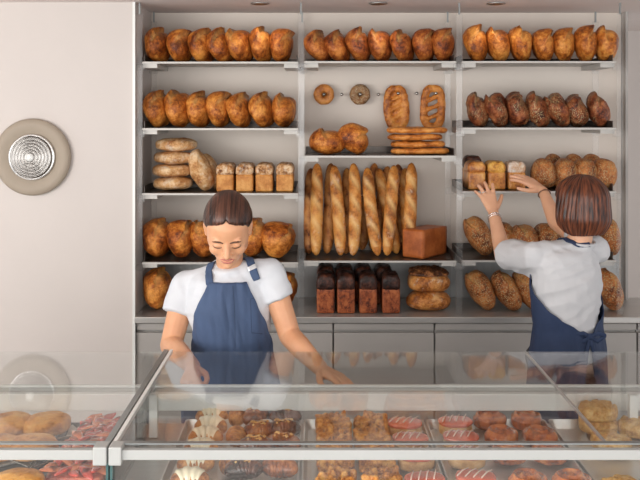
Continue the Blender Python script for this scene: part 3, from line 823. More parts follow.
# caramel swirl buns
def swirl_fn(seed):
    def fn(d):
        rx, ry, h = .047, .043, .044
        p = Vector((rx*sp(d.x, .9), ry*sp(d.y, .9), h/2*sp(d.z, .55)+h/2))
        r = math.hypot(p.x/rx, p.y/ry); a = math.atan2(p.y, p.x)
        if d.z > 0:
            g = math.sin(2*PI*(r*2.2)-a)
            p.z += .0045*g*min(1, (1-r)*4+.2)-.010*math.exp(-(r/.25)**2)
        p += d*.002*nz(p*50, seed); return p, 0
    return fn
sw = [blob(swirl_fn(s), 5) for s in (1, 2)]
for i, py in enumerate([421.5, 438, 455, 484]):
    for j in range(2):
        Y = (CAMZ-1.03)*F/(py-VY)
        x = [.487, .590][j]-.006*(i % 2)*(-1)
        o = link('caramel_bun', with_mat(sw[(i+j) % 2], M['p_car'])); rest(o, x, Y, PZ, (0, 0, random.uniform(0, 6)), 1.0)
        tag(o, 'glossy caramel swirl bun, %s, %s column' % (['back row', 'second row from the back', 'third row from the back', 'front row'][i], ['left', 'right'][j]), 'pastry', 'caramel swirl buns')
# round crumble pastries
def cookie_mesh(seed):
    bm = bmesh.new(); rnd = random.Random(seed)
    hull(bm, sph((0,0,.012), (.050,.046,.012), 24)+sph((0,0,.028), (.052,.048,.012), 24))
    for k in range(70):
        r = .045*math.sqrt(rnd.random()); a = rnd.uniform(0, 2*PI)
        hull(bm, sph((r*math.cos(a), r*math.sin(a)*.92, .036+.006*(1-r/.045)), (rnd.uniform(.005, .010),)*2+(rnd.uniform(.004, .007),), 6))
    return remesh(bm, .003, 1, .5)
ck = cookie_mesh(4)
for (px, py, z, lb) in [(598, 426, PZ, 'round crumble pastry under another at the back of its tray'), (600, 421, PZ+.038, 'round crumble pastry topmost of the stack of two at back'),
                        (611, 444, PZ, 'round crumble pastry in front of the stack of two'), (622, 492, PZ, 'round crumble pastry nearest the front glass'), (634, 421, PZ+.02, 'round crumble pastry at the right edge beyond the upright')]:
    Y = (CAMZ-(z+.02))*F/(py-VY)
    o = link('round_pastry', with_mat(ck, M['p_crumb2'])); 
    if px == 634: z = PZ; px = 636
    if px == 600: Y = YY; px = 598
    YY = Y
    rest(o, XZ(px, Y), Y, z, (0, 0, random.uniform(0, 6)), 1.05)
    tag(o, lb, 'pastry', 'round crumble-topped pastries')
# croissants
def cro_mesh(seed, L_=.10, r=.026, bend=.5):
    pts, rad = [], []
    n = 48
    for i in range(n+1):
        t = i/n; u = 2*t-1
        a = u*bend*1.4
        R = L_/(2*bend*1.4)
        pts.append(Vector((R*math.sin(a), -R*(1-math.cos(a)), 0)))
        rr = r*(1-abs(u)**2.2)**.6+.003
        rr *= 1+.10*abs(math.sin(u*PI*3.5))
        rad.append(rr)
    return sweep(pts, rad, 18, .85, fn=lambda t, a, r_: r_*(1+.03*math.sin(a*3+seed)))
def ice_mesh():
    pts, rad = [], []
    for i in range(33):
        t = i/32; u = (2*t-1)*.72; a = u*.5*1.4; R = .10/(2*.5*1.4)
        pts.append(Vector((R*math.sin(a), -R*(1-math.cos(a)), .004))); 
        rr = (.026*(1-abs(u)**2.2)**.6+.004)*(1+.05*math.sin(t*20)); rr *= min(1, (1-abs(2*t-1))*8+.35)
        rad.append(rr)
    return sweep(pts, rad, 18, .9)
def nuts_mesh():
    bm = bmesh.new(); rnd = random.Random(3)
    for k in range(30):
        x = rnd.uniform(-.024, .024); y = rnd.uniform(-.013, .010)-.6*x*x
        hull(bm, sph((x, y, .0245+rnd.uniform(-.002, .002)-abs(y)*.3), (rnd.uniform(.003, .0055), rnd.uniform(.003, .005), .0035), 6))
    return bm_mesh(bm)
cm = [cro_mesh(1), cro_mesh(2)]; im = ice_mesh(); nm_ = nuts_mesh()
def croissant(kind, px, py, rz, label, dz_=0, sc=1.0):
    base = {'ice': 'p_cro', 'cro': 'p_cro', 'choc': 'p_choc', 'car': 'p_choc2'}[kind]
    name = {'ice': 'iced_croissant', 'cro': 'croissant', 'choc': 'chocolate_croissant', 'car': 'glazed_croissant'}[kind]
    o = link(name, with_mat(cm[int(px) % 2], M[base]))
    if kind == 'ice':
        c = link('icing', with_mat(im, M['p_ice']), None, o)
    if kind in ('choc', 'car'):
        c = link('nut_topping', with_mat(nm_, M['p_nut']), None, o); c['label'] = 'pale golden nut crumbs'
    Y = (CAMZ-1.035-dz_)*F/(py-VY)
    rest(o, XZ(px, Y), Y, PZ+dz_, (0, 0, rz), (sc, sc, sc*1.05))
    tag(o, label, 'pastry', 'croissants in the left aluminium tray')
IC = [(212, 417, 'white-iced croissant at the back of its column'), (211, 427, 'white-iced croissant, second from the back'), (206, 438, 'white-iced croissant, third from the back'), (201, 450, 'white-iced croissant, fourth from the back'), (196, 464, 'white-iced croissant, fifth from the back'), (190, 481, 'white-iced croissant nearest the front glass')]
for i, (px, py, lb) in enumerate(IC): croissant('ice', px, py, (.05, -.1, .12, 0, .1, .1)[i], lb, 0, .92)
for i, (px, py, rz, lb) in enumerate([(238, 417, 1.4, 'plain brown croissant at the back, beside the iced ones'), (236, 436, 1.5, 'plain brown croissant in the middle, beside the iced ones'), (230, 464, 1.5, 'plain brown croissant nearer the front, beside the iced ones')]):
    croissant('cro', px, py, rz, lb, 0, .85)
for i, (k, px, py, rz, lb) in enumerate([('car', 256, 417, .9, 'nut-topped brown croissant at the left back of the chocolate group'), ('choc', 285, 417, -.1, 'dark chocolate croissant with nuts at the right back'), ('car', 260, 432, .3, 'nut-topped brown croissant left in the second chocolate row'),
     ('choc', 284, 430, .2, 'dark chocolate croissant right in the second chocolate row'), ('choc', 256, 447, .0, 'dark chocolate croissant left in the third chocolate row'), ('car', 283, 444, -.2, 'nut-topped brown croissant right in the third chocolate row'),
     ('choc', 244, 470, .2, 'dark chocolate croissant left in the front chocolate row'), ('car', 279, 468, -.2, 'nut-topped brown croissant right in the front chocolate row')]):
    croissant(k, px, py, rz, lb, 0, .95)
# round buns on parchment (left case)
bun = squircle(.066, .062, .052, 5, 1.0, .62)
for i, (px, py, lb) in enumerate([(10, 428, 'round golden bun at the left back of the left case'), (47, 428, 'round golden bun on parchment beside the slate gap, back row'), (-3, 452, 'round golden bun cut by the left edge of the picture'), (32, 451, 'round golden bun on parchment in the second row'), (16, 489, 'round golden bun on parchment nearest the front glass')]):
    Y = (CAMZ-1.03)*F/(py-VY)
    o = link('round_bun', with_mat(bun, M['p_bun'])); rest(o, XZ(px, Y), Y, PZ+.002, (0, 0, i), 1.0)
    tag(o, lb, 'bun', 'round buns in the left case')
    bm = bmesh.new(); bmesh.ops.create_grid(bm, x_segments=10, y_segments=10, size=.065)
    for v in bm.verts:
        r = max(abs(v.co.x), abs(v.co.y))/.065
        v.co.z = .0008+(.014*max(0, r-.72)/.28+.002*nz(v.co*40, i))*(r > .7)
    r_ = bmesh.ops.solidify(bm, geom=bm.faces[:], thickness=.0006)
    pp = link('parchment_square', bm_mesh(bm, smooth=True), M['parch']); pp.location = (XZ(px, Y)+.012, Y, TZ+.0048); pp.rotation_euler = (0, 0, .35+.2*i)
    tag(pp, 'white parchment square under the '+lb.replace('round golden bun', 'bun').split(' on parchment')[0]+([' at left back', ' in the back row', ' at the left picture edge', ' in the second row', ' nearest the front'][i] if ' on parchment' in lb else ''), 'paper', 'parchment squares under buns')
# red fruit tart
ft = empty('fruit_tart', (-.572, 2.285, PZ)); tag(ft, 'long pastry strip covered with glossy red fruit slices, left case', 'tart')
link('pastry_base', rbox(.135, .40, .030, .006, 10), M['p_redbase'], ft)
sl = []
for s_ in range(3):
    bm = bmesh.new(); chain(bm, [(Vector((-.020,0,0)), (.006,.004,.004)), (Vector((0,0,.003)), (.012,.0095,.006)), (Vector((.018,0,0)), (.005,.004,.004))], 10)
    sl.append(bm_mesh(bm, smooth=True))
rnd = random.Random(5)
for k in range(75):
    i, j = k % 5, k//5
    m = M['p_red'] if rnd.random() < .62 else M['p_red2']
    o = link('fruit_slice', with_mat(sl[k % 3], m), None, ft)
    o.location = (-.054+.027*i+rnd.uniform(-.006, .006), -.186+.0265*j+rnd.uniform(-.006, .006), .0325+rnd.uniform(0, .007))
    o.rotation_euler = (rnd.uniform(-.25, .25), rnd.uniform(-.25, .25), rnd.uniform(0.5, 2.6)); o.scale = (1.25, 1.45, .85)

# ------------------------------------------------------------------ people
def rotm(ax, deg): return Matrix.Rotation(math.radians(deg), 3, ax)
class Head:
    def __init__(s, c, R): s.c = Vector(c); s.R = R
    def pt(s, x, y, z): return s.c+s.R @ Vector((x, y, z))
    def e(s, c, r, n=16): return sph(s.pt(*c), r, n, s.R)
    def build(s, bm):
        hull(bm, s.e((0,.012,.028), (.073,.093,.086), 24))
        hull(bm, s.e((0,-.020,.035), (.066,.062,.05), 24)+s.e((0,-.020,-.02), (.068,.064,.045), 24))
        hull(bm, s.e((0,-.020,-.02), (.069,.062,.04), 24)+s.e((0,-.062,-.090), (.027,.019,.017))+s.e((.046,-.008,-.064), .018)+s.e((-.046,-.008,-.064), .018))
        for q in (-1, 1):
            hull(bm, s.e((q*.034,-.056,-.036), (.026,.022,.026)))           # cheek
            hull(bm, s.e((q*.030,-.073,-.009), (.016,.0105,.009)))            # closed lid
            hull(bm, s.e((q*.028,-.073,.010), (.022,.009,.008)))           # brow ridge
            hull(bm, s.e((q*.012,-.088,-.044), (.0075,.009,.0065)))          # nostril
            hull(bm, s.e((q*.075,.010,.012), (.007,.017,.016))+s.e((q*.072,.004,-.022), (.006,.009,.010)))  # ear
        hull(bm, s.e((0,-.074,.004), (.010,.010,.010))+s.e((0,-.098,-.040), (.0105,.010,.009)))
        hull(bm, s.e((0,-.076,-.066), (.026,.014,.014)))
        hull(bm, s.e((0,-.070,-.094), (.018,.016,.014)))
def hand_parts(bm, w, fwd, back, thumb, curls, splay=(.14,.04,-.05,-.15), L_=1.0, r=.0085, thumb_curl=.3):
    w = Vector(w); f = Vector(fwd).normalized(); n = (Vector(back)-f*Vector(back).dot(f)).normalized()
    s = f.cross(n).normalized()
    if s.dot(Vector(thumb)) < 0: s = -s
    K = []
    for sx, fy in ((.028, .078), (.010, .083), (-.009, .080), (-.026, .072)):
        K.append(w+f*fy*L_+s*sx*L_)
    R = Matrix((s, f, n)).transposed()
    pw = sph(w, (.025*L_, .02, .018), 12, R)
    pk = []
    for k in K: pk += sph(k, .0115*L_, 8)
    hull(bm, pw+pk)
    hull(bm, sph(w+f*.03*L_+s*.022*L_-n*.006, .015*L_, 10)+sph(w+f*.062*L_+s*.020*L_, .012*L_, 8))
    for i, (k, ln) in enumerate(zip(K, (.070, .079, .073, .056))):
        a = 0; p = k; rr = r*L_*(1.0 if i < 3 else .88)
        base = (f+s*splay[i]).normalized(); pts = [(p, rr*1.08)]
        for seg, fr in enumerate((.45, .30, .25)):
            a += curls[i]*(1, 1.1, .8)[seg]
            d = base*math.cos(a)-n*math.sin(a)
            p = p+d*ln*fr*L_; pts.append((p, rr*(1, .92, .82)[seg]))
        chain(bm, pts, 10)
    p = w+f*.022*L_+s*.026*L_-n*.004; pts = [(p, .0135*L_)]; a = 0
    for ln, rr in ((.034, .0110), (.028, .0098), (.022, .0085)):
        d = (f*math.cos(.75-a)+s*math.sin(.75-a)-n*.25).normalized(); p = p+d*ln*L_; pts.append((p, rr*L_)); a += thumb_curl
    chain(bm, pts, 10)
    return K, pts

def strand_attr(me, fn):
    a = me.attributes.new('strand', 'FLOAT_VECTOR', 'POINT')
    arr = np.array([fn(v.co) for v in me.vertices], dtype=np.float32); a.data.foreach_set('vector', arr.ravel())

def hair_shell(head, zfun, rfun, thick=.012, nphi=144, nt=44, seed=1, amp=.0015, freq=40, taper=0):
    """polar shell; phi=0 is the face direction (-Y); zfun(phi)=lowest z, rfun(phi,z)=radius"""
    bm = bmesh.new(); vals = []; rows = []
    top = .122
    for layer in range(2):
        R_ = []
        for i in range(nphi):
            ph = 2*PI*i/nphi; zl = zfun(ph); col = []
            for j in range(1, nt+1):
                t = j/nt
                z = top-(top-zl)*(1-math.cos(t*PI/2))if False else top-(top-zl)*(t**1.6)
                r = rfun(ph, z)
                if taper: r -= taper*t**14
                if layer == 1: r = max(.001, r-thick); z = z-.003 if j < nt else z+.002
                r += (amp*nz((math.sin(ph)*freq/6, math.cos(ph)*freq/6, z*6), seed)*2+amp*math.sin(ph*freq)) if layer == 0 else 0
                p = Vector((r*math.sin(ph), -r*math.cos(ph)+.012, z))
                col.append((p, ph, t))
            R_.append(col)
        rows.append(R_)
    grid = []
    for layer in range(2):
        g = []
        for i in range(nphi):
            g.append([bm.verts.new(p) for p, _, _ in rows[layer][i]]); vals += [(ph*.16, t, 0) for _, ph, t in rows[layer][i]]
        grid.append(g)
    t0 = bm.verts.new((0, .012, top+.001)); t1 = bm.verts.new((0, .012, top-thick)); vals += [(0, 0, 0)]*2
    for layer, tv in ((0, t0), (1, t1)):
        g = grid[layer]
        for i in range(nphi):
            k = (i+1) % nphi
            bm.faces.new((tv, g[i][0], g[k][0]))
            for j in range(nt-1): bm.faces.new((g[i][j], g[i][j+1], g[k][j+1], g[k][j]))
    for i in range(nphi):
        k = (i+1) % nphi; bm.faces.new((grid[0][i][-1], grid[1][i][-1], grid[1][k][-1], grid[0][k][-1]))
    M4 = Matrix.Translation(head.c) @ head.R.to_4x4()
    for v in bm.verts: v.co = M4 @ v.co
    me = bm_mesh(bm, smooth=True)
    a = me.attributes.new('strand', 'FLOAT_VECTOR', 'POINT'); a.data.foreach_set('vector', np.array(vals, dtype=np.float32).ravel())
    return me
def bvh_of(me): return BVHTree.FromPolygons([v.co.copy() for v in me.vertices], [tuple(p.vertices) for p in me.polygons])
def ribbon(bvh, pts, width, off=.005, thick=.003, n=30, wdir=None, snap=True):
    P_ = [Vector(p) for p in pts]; out = []
    seg = [(b-a).length for a, b in zip(P_[:-1], P_[1:])]; tot = sum(seg)
    for i in range(n+1):
        d = tot*i/n; k = 0
        while k < len(seg)-1 and d > seg[k]: d -= seg[k]; k += 1
        p = P_[k].lerp(P_[k+1], min(1, d/seg[k]))
        out.append(p)
    bm = bmesh.new(); A = []; nor = []
    for p in out:
        if snap:
            q, nn, _, _ = bvh.find_nearest(p); 
        else: q, nn = p, Vector((0,-1,0))
        nor.append(nn); A.append(q)
    rows = []; last = Vector((1,0,0))
    for i in range(len(A)):
        t = (A[min(i+1, n)]-A[max(i-1, 0)]).normalized(); nn = nor[i]
        s = wdir.normalized() if wdir is not None else t.cross(nn)
        if s.length < .2: s = last
        s = s.normalized(); last = s
        lo, hi = [], []
        for u in (-1, -.5, 0, .5, 1):
            q = A[i]+s*u*width/2; n2 = nn
            if snap: q, n2, _, _ = bvh.find_nearest(q)
            lo.append(bm.verts.new(q+n2*off)); hi.append(bm.verts.new(q+n2*(off+thick)))
        rows.append(lo+hi[::-1])
    for a, b in zip(rows[:-1], rows[1:]):
        for k in range(10): bm.faces.new((a[k], a[(k+1) % 10], b[(k+1) % 10], b[k]))
    bm.faces.new(rows[0]); bm.faces.new(rows[-1][::-1])
    return bm_mesh(bm, smooth=True)
def wrap_cloth(bvh, axis, face, z0, z1, th0, th1, off=.008, nz_=60, nt=80, fold=.004, thick=.003, seed=1, flare=0):
    """cloth hugging a trunk; axis(z)->centre, face=angle of the front, th0/th1(z)=edges"""
    bm = bmesh.new(); rows = []
    for i in range(nz_+1):
        z = z0+(z1-z0)*i/nz_; c = axis(z); r = []
        a0, a1 = th0(z), th1(z)
        for j in range(nt+1):
            a = face+a0+(a1-a0)*j/nt
            d = Vector((math.cos(a), math.sin(a), 0))
            o = Vector((c[0], c[1], z))+d*.6
            hit, nn, _, _ = bvh.ray_cast(o, -d)
            rad = .12 if hit is None else (hit-Vector((c[0], c[1], z))).length
            w = fold*(nz((a*2.2, z*3, 0), seed)+.5*nz((a*6, z*5, 1), seed)+.6*abs(nz((a*3+z*9, z*2-a, 2), seed)))
            r.append(bm.verts.new(Vector((c[0], c[1], z))+d*(rad+off+w+flare*max(0, (1.0-z)))))
        rows.append(r)
    for a, b in zip(rows[:-1], rows[1:]):
        for k in range(nt): bm.faces.new((a[k], a[k+1], b[k+1], b[k]))
    bmesh.ops.recalc_face_normals(bm, faces=bm.faces)
    bmesh.ops.solidify(bm, geom=bm.faces[:], thickness=thick)
    return bm_mesh(bm, smooth=True)
def lerp_tab(tab):
    tab = sorted(tab)
    def f(z):
        if z <= tab[0][0]: return tab[0][1]
        for (a, va), (b, vb) in zip(tab[:-1], tab[1:]):
            if z <= b:
                k = (z-a)/(b-a); k = k*k*(3-2*k)*.5+k*.5
                return va+(vb-va)*k
        return tab[-1][1]
    return f
def wrinkle(seed, amp=.004):
    def d(c, n):
        a = nz((c.x*13+c.z*9, c.y*9, c.z*5-c.x*4), seed); b = nz((c.x*9-c.z*24, c.y*10, c.z*6+c.x*6), seed+4)
        e = nz((c.x*30+c.z*12, c.y*16, c.z*14), seed+9)
        return amp*((1-2.6*abs(a))*.7+(1-2.6*abs(b))*.6+.25*e-.5)
    return d
def face_marks(head, body_bvh, root, open_eyes=False):
    def proj(x, z):
        o = head.pt(x, -.3, z); d = head.R @ Vector((0,1,0))
        h, n, _, _ = body_bvh.ray_cast(o, d)
        return (h if h is not None else head.pt(x, -.09, z)) + (n if n is not None else -d)*.0003
    def curve(tab, q, n=14):
        out = []
        for k in range(n+1):
            t = k/n*(len(tab)-1); i = min(int(t), len(tab)-2); u = t-i
            x, z, r = [a+(b-a)*u for a, b in zip(tab[i], tab[i+1])]
            out.append((proj(q*x, z), r))
        return out
    for q in (-1, 1):
        bm = bmesh.new(); chain(bm, curve(((.013,.0040,.0024), (.024,.0085,.0031), (.036,.0100,.0026), (.045,.0065,.0016)), q), 8)
        link('eyebrow', bm_mesh(bm, smooth=True), M['brow'], root)
        bm = bmesh.new(); chain(bm, curve(((.016,-.0135,.0009), (.024,-.0170,.0016), (.033,-.0180,.0018), (.040,-.0165,.0017), (.045,-.0135,.0011)), q), 8)
        link('eyelashes', bm_mesh(bm, smooth=True), M['lash'], root)
    bm = bmesh.new()
    a = [proj(x, z) for x, z in ((-.023,-.0635), (-.012,-.0600), (0,-.0620), (.012,-.0600), (.023,-.0635))]
    chain(bm, list(zip(a, [.0010, .0030, .0034, .0030, .0010])), 8)
    a = [proj(x, z) for x, z in ((-.021,-.0650), (-.010,-.0705), (0,-.0715), (.010,-.0705), (.021,-.0650))]
    chain(bm, list(zip(a, [.0010, .0036, .0042, .0036, .0010])), 8)
    link('lips', bm_mesh(bm, smooth=True), M['lip'], root)
def legs_and_shoes(cx, cy, face, root, off, bm_body):
    side = Vector((-face.y, face.x, 0))
    tb = bmesh.new()
    hull(tb, sph((cx, cy, .90), (.165,.12,.09), 18))
    for q in (-1, 1):
        h = Vector((cx, cy, .86))+side*q*.085; k = Vector((cx, cy, .48))+side*q*.09+face*.02; an = Vector((cx, cy, .10))+side*q*.095-face*.01
        chain(tb, [(h, .088), (k, .060), (an, .048)], 14)
        chain(bm_body, [(h, .07), (k, .045), (an, .032)], 12)
        chain(bm_body, [(an, .03), (an-Vector((0,0,.045))+face*.06, .028)], 10)
        sb = bmesh.new()
        R = Matrix((side, face, Vector((0,0,1)))).transposed()
        hull(sb, sph(an+Vector((0,0,-.055))-face*.035, (.038,.040,.043), 12, R)+sph(an+Vector((0,0,-.070))+face*.14, (.042,.045,.028), 12, R)+sph(an+Vector((0,0,-.02)), (.038,.045,.04), 12, R))
        sh = link('shoe', remesh(sb, .006, 4, .5), M['trouser'], root)
        sh.location = -off
    t = link('trousers', remesh(tb, .009, 5, .5, wrinkle(9, .004)), M['trouser'], root); t.location = -off

def finish(parts, off):
    for o in parts: o.location = -off

# ---- woman one: looking down, denim apron
HP = Vector((P(232, 400, 3.10).x, 3.10, 0))
w1 = empty('person', HP); tag(w1, 'woman with tied-back brown hair looking down, white t-shirt and denim-blue bib apron', 'person')
R1 = rotm('Z', 2) @ rotm('X', 31) @ rotm('Y', 0)
H1 = Head(P(228, 228.5, 2.93), R1)
bm = bmesh.new(); H1.build(bm)
sL = P(186, 286, 3.12); sR = P(270, 274, 3.07); eL = P(171, 345, 3.05); eR = P(290, 336, 3.04); wL = P(193, 367, 2.80); wR = P(321, 369, 2.80)
cu = P(229, 283, 3.08); cc = P(229, 306, 3.07); cw = P(231, 346, 3.07); ch = P(232, 400, 3.10); nb = P(229, 266, 3.06)
hull(bm, sph(cc, (.130,.085,.07), 16)+sph(cu, (.125,.07,.05), 16))
hull(bm, sph(cc, (.130,.085,.05), 16)+sph(cw, (.11,.078,.05), 16))
hull(bm, sph(cw, (.11,.078,.04), 16)+sph(ch, (.145,.095,.06), 16))
chain(bm, [(sL, .045), (cu+Vector((0,0,.02)), .05), (sR, .045)])
chain(bm, [(cu, .05), (nb+Vector((0,.02,0)), .046), (H1.pt(0, .045, -.03), .048)], 16)
chain(bm, [(sL, .045), (sL.lerp(eL, .5), .042), (eL, .038), (eL.lerp(wL, .35), .037), (wL, .0245)], 16)
chain(bm, [(sR, .045), (sR.lerp(eR, .5), .042), (eR, .038), (eR.lerp(wR, .35), .037), (wR, .0245)], 16)
hand_parts(bm, wL+Vector((0,-.01,-.002)), (.02,-1,-.22), (-.35,.15,1), (1,0,.1), (.75,.75,.8,.8), L_=.92, r=.0095, thumb_curl=.55)
hand_parts(bm, wR+Vector((.004,-.01,0)), (.62,-.78,-.10), (.15,.1,1), (-1,-.4,0), (.12,.10,.12,.16), splay=(.10,.02,-.06,-.14), L_=.98, r=.0090)
legs_and_shoes(HP.x, HP.y, Vector((0,-1,0)), w1, HP, bm)
me1 = remesh(bm, .0034, 4, .45)
body1 = link('body', me1, M['skin'], w1); bv1 = bvh_of(me1)
face_marks(H1, bv1, w1)
# hair: smooth, centre part, low bun
def z1(ph):
    a = abs((ph+PI) % (2*PI)-PI)
    return lerp_tab([(0, .078), (.15, .070), (.45, .060), (.8, .044), (1.15, .020), (1.45, .012), (1.75, -.005), (2.1, -.045), (PI, -.062)])(a)
def r1(ph, z):
    sx, sy = .0795, .102
    a = (ph+PI) % (2*PI)-PI
    k = max(0, 1-((z-.026)/.0965)**2) if z > .026 else max(0, 1-((z-.026)/.14)**2)
    s = math.sqrt(k)
    base = 1/math.sqrt((math.sin(ph)/sx)**2+(math.cos(ph)/sy)**2)
    part = -.0045*math.exp(-(a/.035)**2) if z > .02 else 0
    return max(.002, base*s+part+.002)
hm = hair_shell(H1, z1, r1, .010, 160, 44, 3, .0007, 60, .0105)
strand_attr_done = True
hr = link('hair', hm, M['hair1'], w1)
# combed strands run from the forehead back: re-map strand coordinate to local x
Ri = R1.transposed()
arr = np.array([list(((Ri @ (v.co-H1.c)).x*1.0, (Ri @ (v.co-H1.c)).y, abs((Ri @ (v.co-H1.c)).z)*.35)) for v in hm.vertices], dtype=np.float32)
hm.attributes['strand'].data.foreach_set('vector', arr.ravel())
bb = bmesh.new(); hull(bb, sph(H1.pt(0, .112, .015), (.034,.028,.034), 18, R1)); hull(bb, sph(H1.pt(.008, .125, .028), (.022,.020,.018), 14, R1))
bmm = remesh(bb, .004, 4, .5, lambda c, n: .002*math.sin((c.x+c.z)*300)); strand_attr(bmm, lambda c: (c.x, c.y, c.z))
bun_o = link('hair_bun', bmm, M['hair1'], w1)
# shirt
def build_torso(g):
    b = bmesh.new()
    hull(b, sph(cc, (.142+g,.095+g,.075), 20)+sph(cu, (.135+g,.078+g,.055), 20))
    hull(b, sph(cc, (.142+g,.095+g,.06), 20)+sph(cw, (.122+g,.088+g,.055), 20))
    hull(b, sph(cw, (.122+g,.088+g,.05), 20)+sph(ch, (.158+g,.105+g,.07), 20))
    chain(b, [(sL, .046+g), (cu+Vector((0,0,.022)), .050+g), (sR, .046+g)], 16)
    hull(b, sph(cu+Vector((0,0,.02)), (.10,.06,.04), 16)+sph(nb+Vector((0,.004,-.018)), (.062,.052,.018), 16))
    return b
b = build_torso(.006)
torso_only = remesh(build_torso(.008), .008, 6, .5); bvt1 = bvh_of(torso_only)
slL = sL.lerp(eL, .46)+Vector((-.004, 0, 0)); slR = sR.lerp(eR, .40)+Vector((.002, 0, 0))
def sleeve(b, s, e, r0, r1_):
    d = (e-s).normalized()
    q = d.to_track_quat('Z', 'Y').to_matrix()
    hull(b, sph(s, r0, 16)+sph(e, (r1_, r1_, .006), 20, q))
sleeve(b, sL, slL, .054, .058); sleeve(b, sR, slR, .053, .056)
shm = remesh(b, .0055, 4, .5, wrinkle(2, .0045))
sh1 = link('t_shirt', shm, M['shirt'], w1); bvs1 = bvh_of(shm)
def ringtube(c, rx, ry, r, rot, n=36):
    pts = [Vector(c)+rot @ Vector((rx*math.cos(2*PI*k/n), ry*math.sin(2*PI*k/n), .010*math.sin(2*PI*k/n))) for k in range(n+1)]
    b = bmesh.new(); chain(b, [(p, r) for p in pts], 8); return bm_mesh(b, smooth=True)
col1 = link('collar', ringtube(nb+Vector((0, .006, -.004)), .061, .052, .005, rotm('X', 18)), M['shirt'], w1)
# apron
axis1 = lerp_tab([(.3, ch), (ch.z, ch), (cw.z, cw), (cc.z, cc), (cu.z, cu)])
FR = -PI/2
rd = math.radians
zt = 1.325
b = bmesh.new()
ce = lambda z, side: rd(lerp_tab([(.3, 82), (1.0, 84), (1.10, 80), (1.17, 66), (1.25, 50), (1.30, 42), (1.33, 40)])(z))*side
skirt_b = build_torso(.008); hull(skirt_b, sph(ch, (.166,.115,.05), 20)+sph((HP.x, HP.y, .42), (.185,.14,.05), 20))
bvk1 = bvh_of(remesh(skirt_b, .010, 6, .5))
apm = wrap_cloth(bvk1, axis1, FR+rd(3), .42, zt, lambda z: ce(z, -1), lambda z: ce(z, 1), off=.007, fold=.010, nz_=90, nt=90)
ap1 = link('bib_apron', apm, M['apron'], w1); bva1 = bvh_of(apm)
def front_pt(px, py, Y=2.9): return P(px, py, Y)
def onap(bv, px, py, Yc=2.95):
    o = Vector((0, 0, CAMZ)); d = (P(px, py, 3)-o).normalized(); h, n, _, _ = bv.ray_cast(o, d)
    return h
def seam(bv, pts, r=.0012, name='seam', mat=None, par=None):
    b = bmesh.new(); hs = []
    for (p, q) in zip(pts[:-1], pts[1:]):
        for k in range(8):
            t = k/8; h = onap(bv, p[0]+(q[0]-p[0])*t, p[1]+(q[1]-p[1])*t)
            if h is not None: hs.append((h, r))
    chain(b, hs, 6); return link(name, bm_mesh(b), mat or M['stitch'], par)
seam(bva1, [(232.5, 286), (234, 300), (235, 325), (235, 350)], name='centre_seam', par=ap1)
seam(bva1, [(250.5, 299), (251, 316), (251.5, 333), (264, 334)], name='pocket_seam', par=ap1)
seam(bva1, [(250.5, 299), (263, 296)], name='pocket_seam', par=ap1)
# straps
def strap(bv, pxs, width, par, mat, name='apron_strap'):
    pts = []
    for q in pxs:
        if len(q) == 3 and isinstance(q, Vector): pts.append(q)
        else:
            h = onap(bv, q[0], q[1]); 
            if h is not None: pts.append(h)
    return link(name, ribbon(bv, pts, width, .004, .003, 36), mat, par)
s1 = strap(bvs1, [(210.5, 284), (209.5, 272), (208.5, 262), (209.5, 255), nb+Vector((-.060, .02, -.0)), nb+Vector((-.05, .06, .0))], .027, ap1, M['apron'])
s2 = strap(bvs1, [(257, 280), (253, 270), (249, 260), (247, 254), nb+Vector((.060, .02, -.0)), nb+Vector((.05, .06, .0))], .027, ap1, M['apron'])
bk = strap(bvs1, [(251.5, 266.5), (253, 270)], .031, ap1, M['buckle'], 'buckle'); 
bk.data.transform(Matrix.Translation((0, -.005, .001)))
w1_parts = [c for c in w1.children if c.name.split('.')[0] not in ('shoe', 'trousers')]
finish(w1_parts, HP)

# ---- woman two: from behind, reaching to the shelf
fa = rd(28)
fd = Vector((-math.sin(fa), math.cos(fa), 0)); sd = Vector((-math.cos(fa), -math.sin(fa), 0))   # facing, her left
c0 = P(567, 300, 3.60); HP2 = Vector((c0.x, 3.62, 0))
w2 = empty('person', HP2); tag(w2, 'woman with auburn bob seen from behind reaching to a shelf, pale t-shirt and navy apron', 'person')
R2 = rotm('Z', 180+46) @ rotm('X', -3) @ rotm('Y', 0)
# head looks along its local -Y, turned towards the shelf and left
H2 = Head(P(579, 204, 3.62), R2)
bm = bmesh.new(); H2.build(bm)
sL = P(533, 256, 3.56); sR = P(596, 250, 3.68); eL = P(503, 254, 3.77); eR = P(556, 222, 3.93); wL = P(493.5, 213, 3.98); wR = P(543, 191, 4.08)
cu = P(566, 258, 3.60); cc = P(567, 283, 3.60); cw = P(567, 325, 3.60); ch = P(567, 352, 3.60); ch.z = .93; nb = P(580, 240, 3.61)
Rb = Matrix((sd, fd, Vector((0,0,1)))).transposed()
hull(bm, sph(cc, (.135,.085,.07), 16, Rb)+sph(cu, (.125,.07,.05), 16, Rb))
hull(bm, sph(cc, (.135,.085,.05), 16, Rb)+sph(cw, (.12,.08,.05), 16, Rb))
hull(bm, sph(cw, (.12,.08,.04), 16, Rb)+sph(ch, (.15,.10,.06), 16, Rb))
chain(bm, [(sL, .045), (cu+Vector((0,0,.02)), .05), (sR, .045)])
chain(bm, [(cu, .05), (nb, .048), (H2.pt(0, .03, -.03), .048)], 16)
chain(bm, [(sL, .048), (sL.lerp(eL, .5), .044), (eL, .038), (eL.lerp(wL, .35), .034), (wL, .0235)], 16)
chain(bm, [(sR, .046), (sR.lerp(eR, .5), .042), (eR, .036), (eR.lerp(wR, .4), .032), (wR, .0225)], 16)
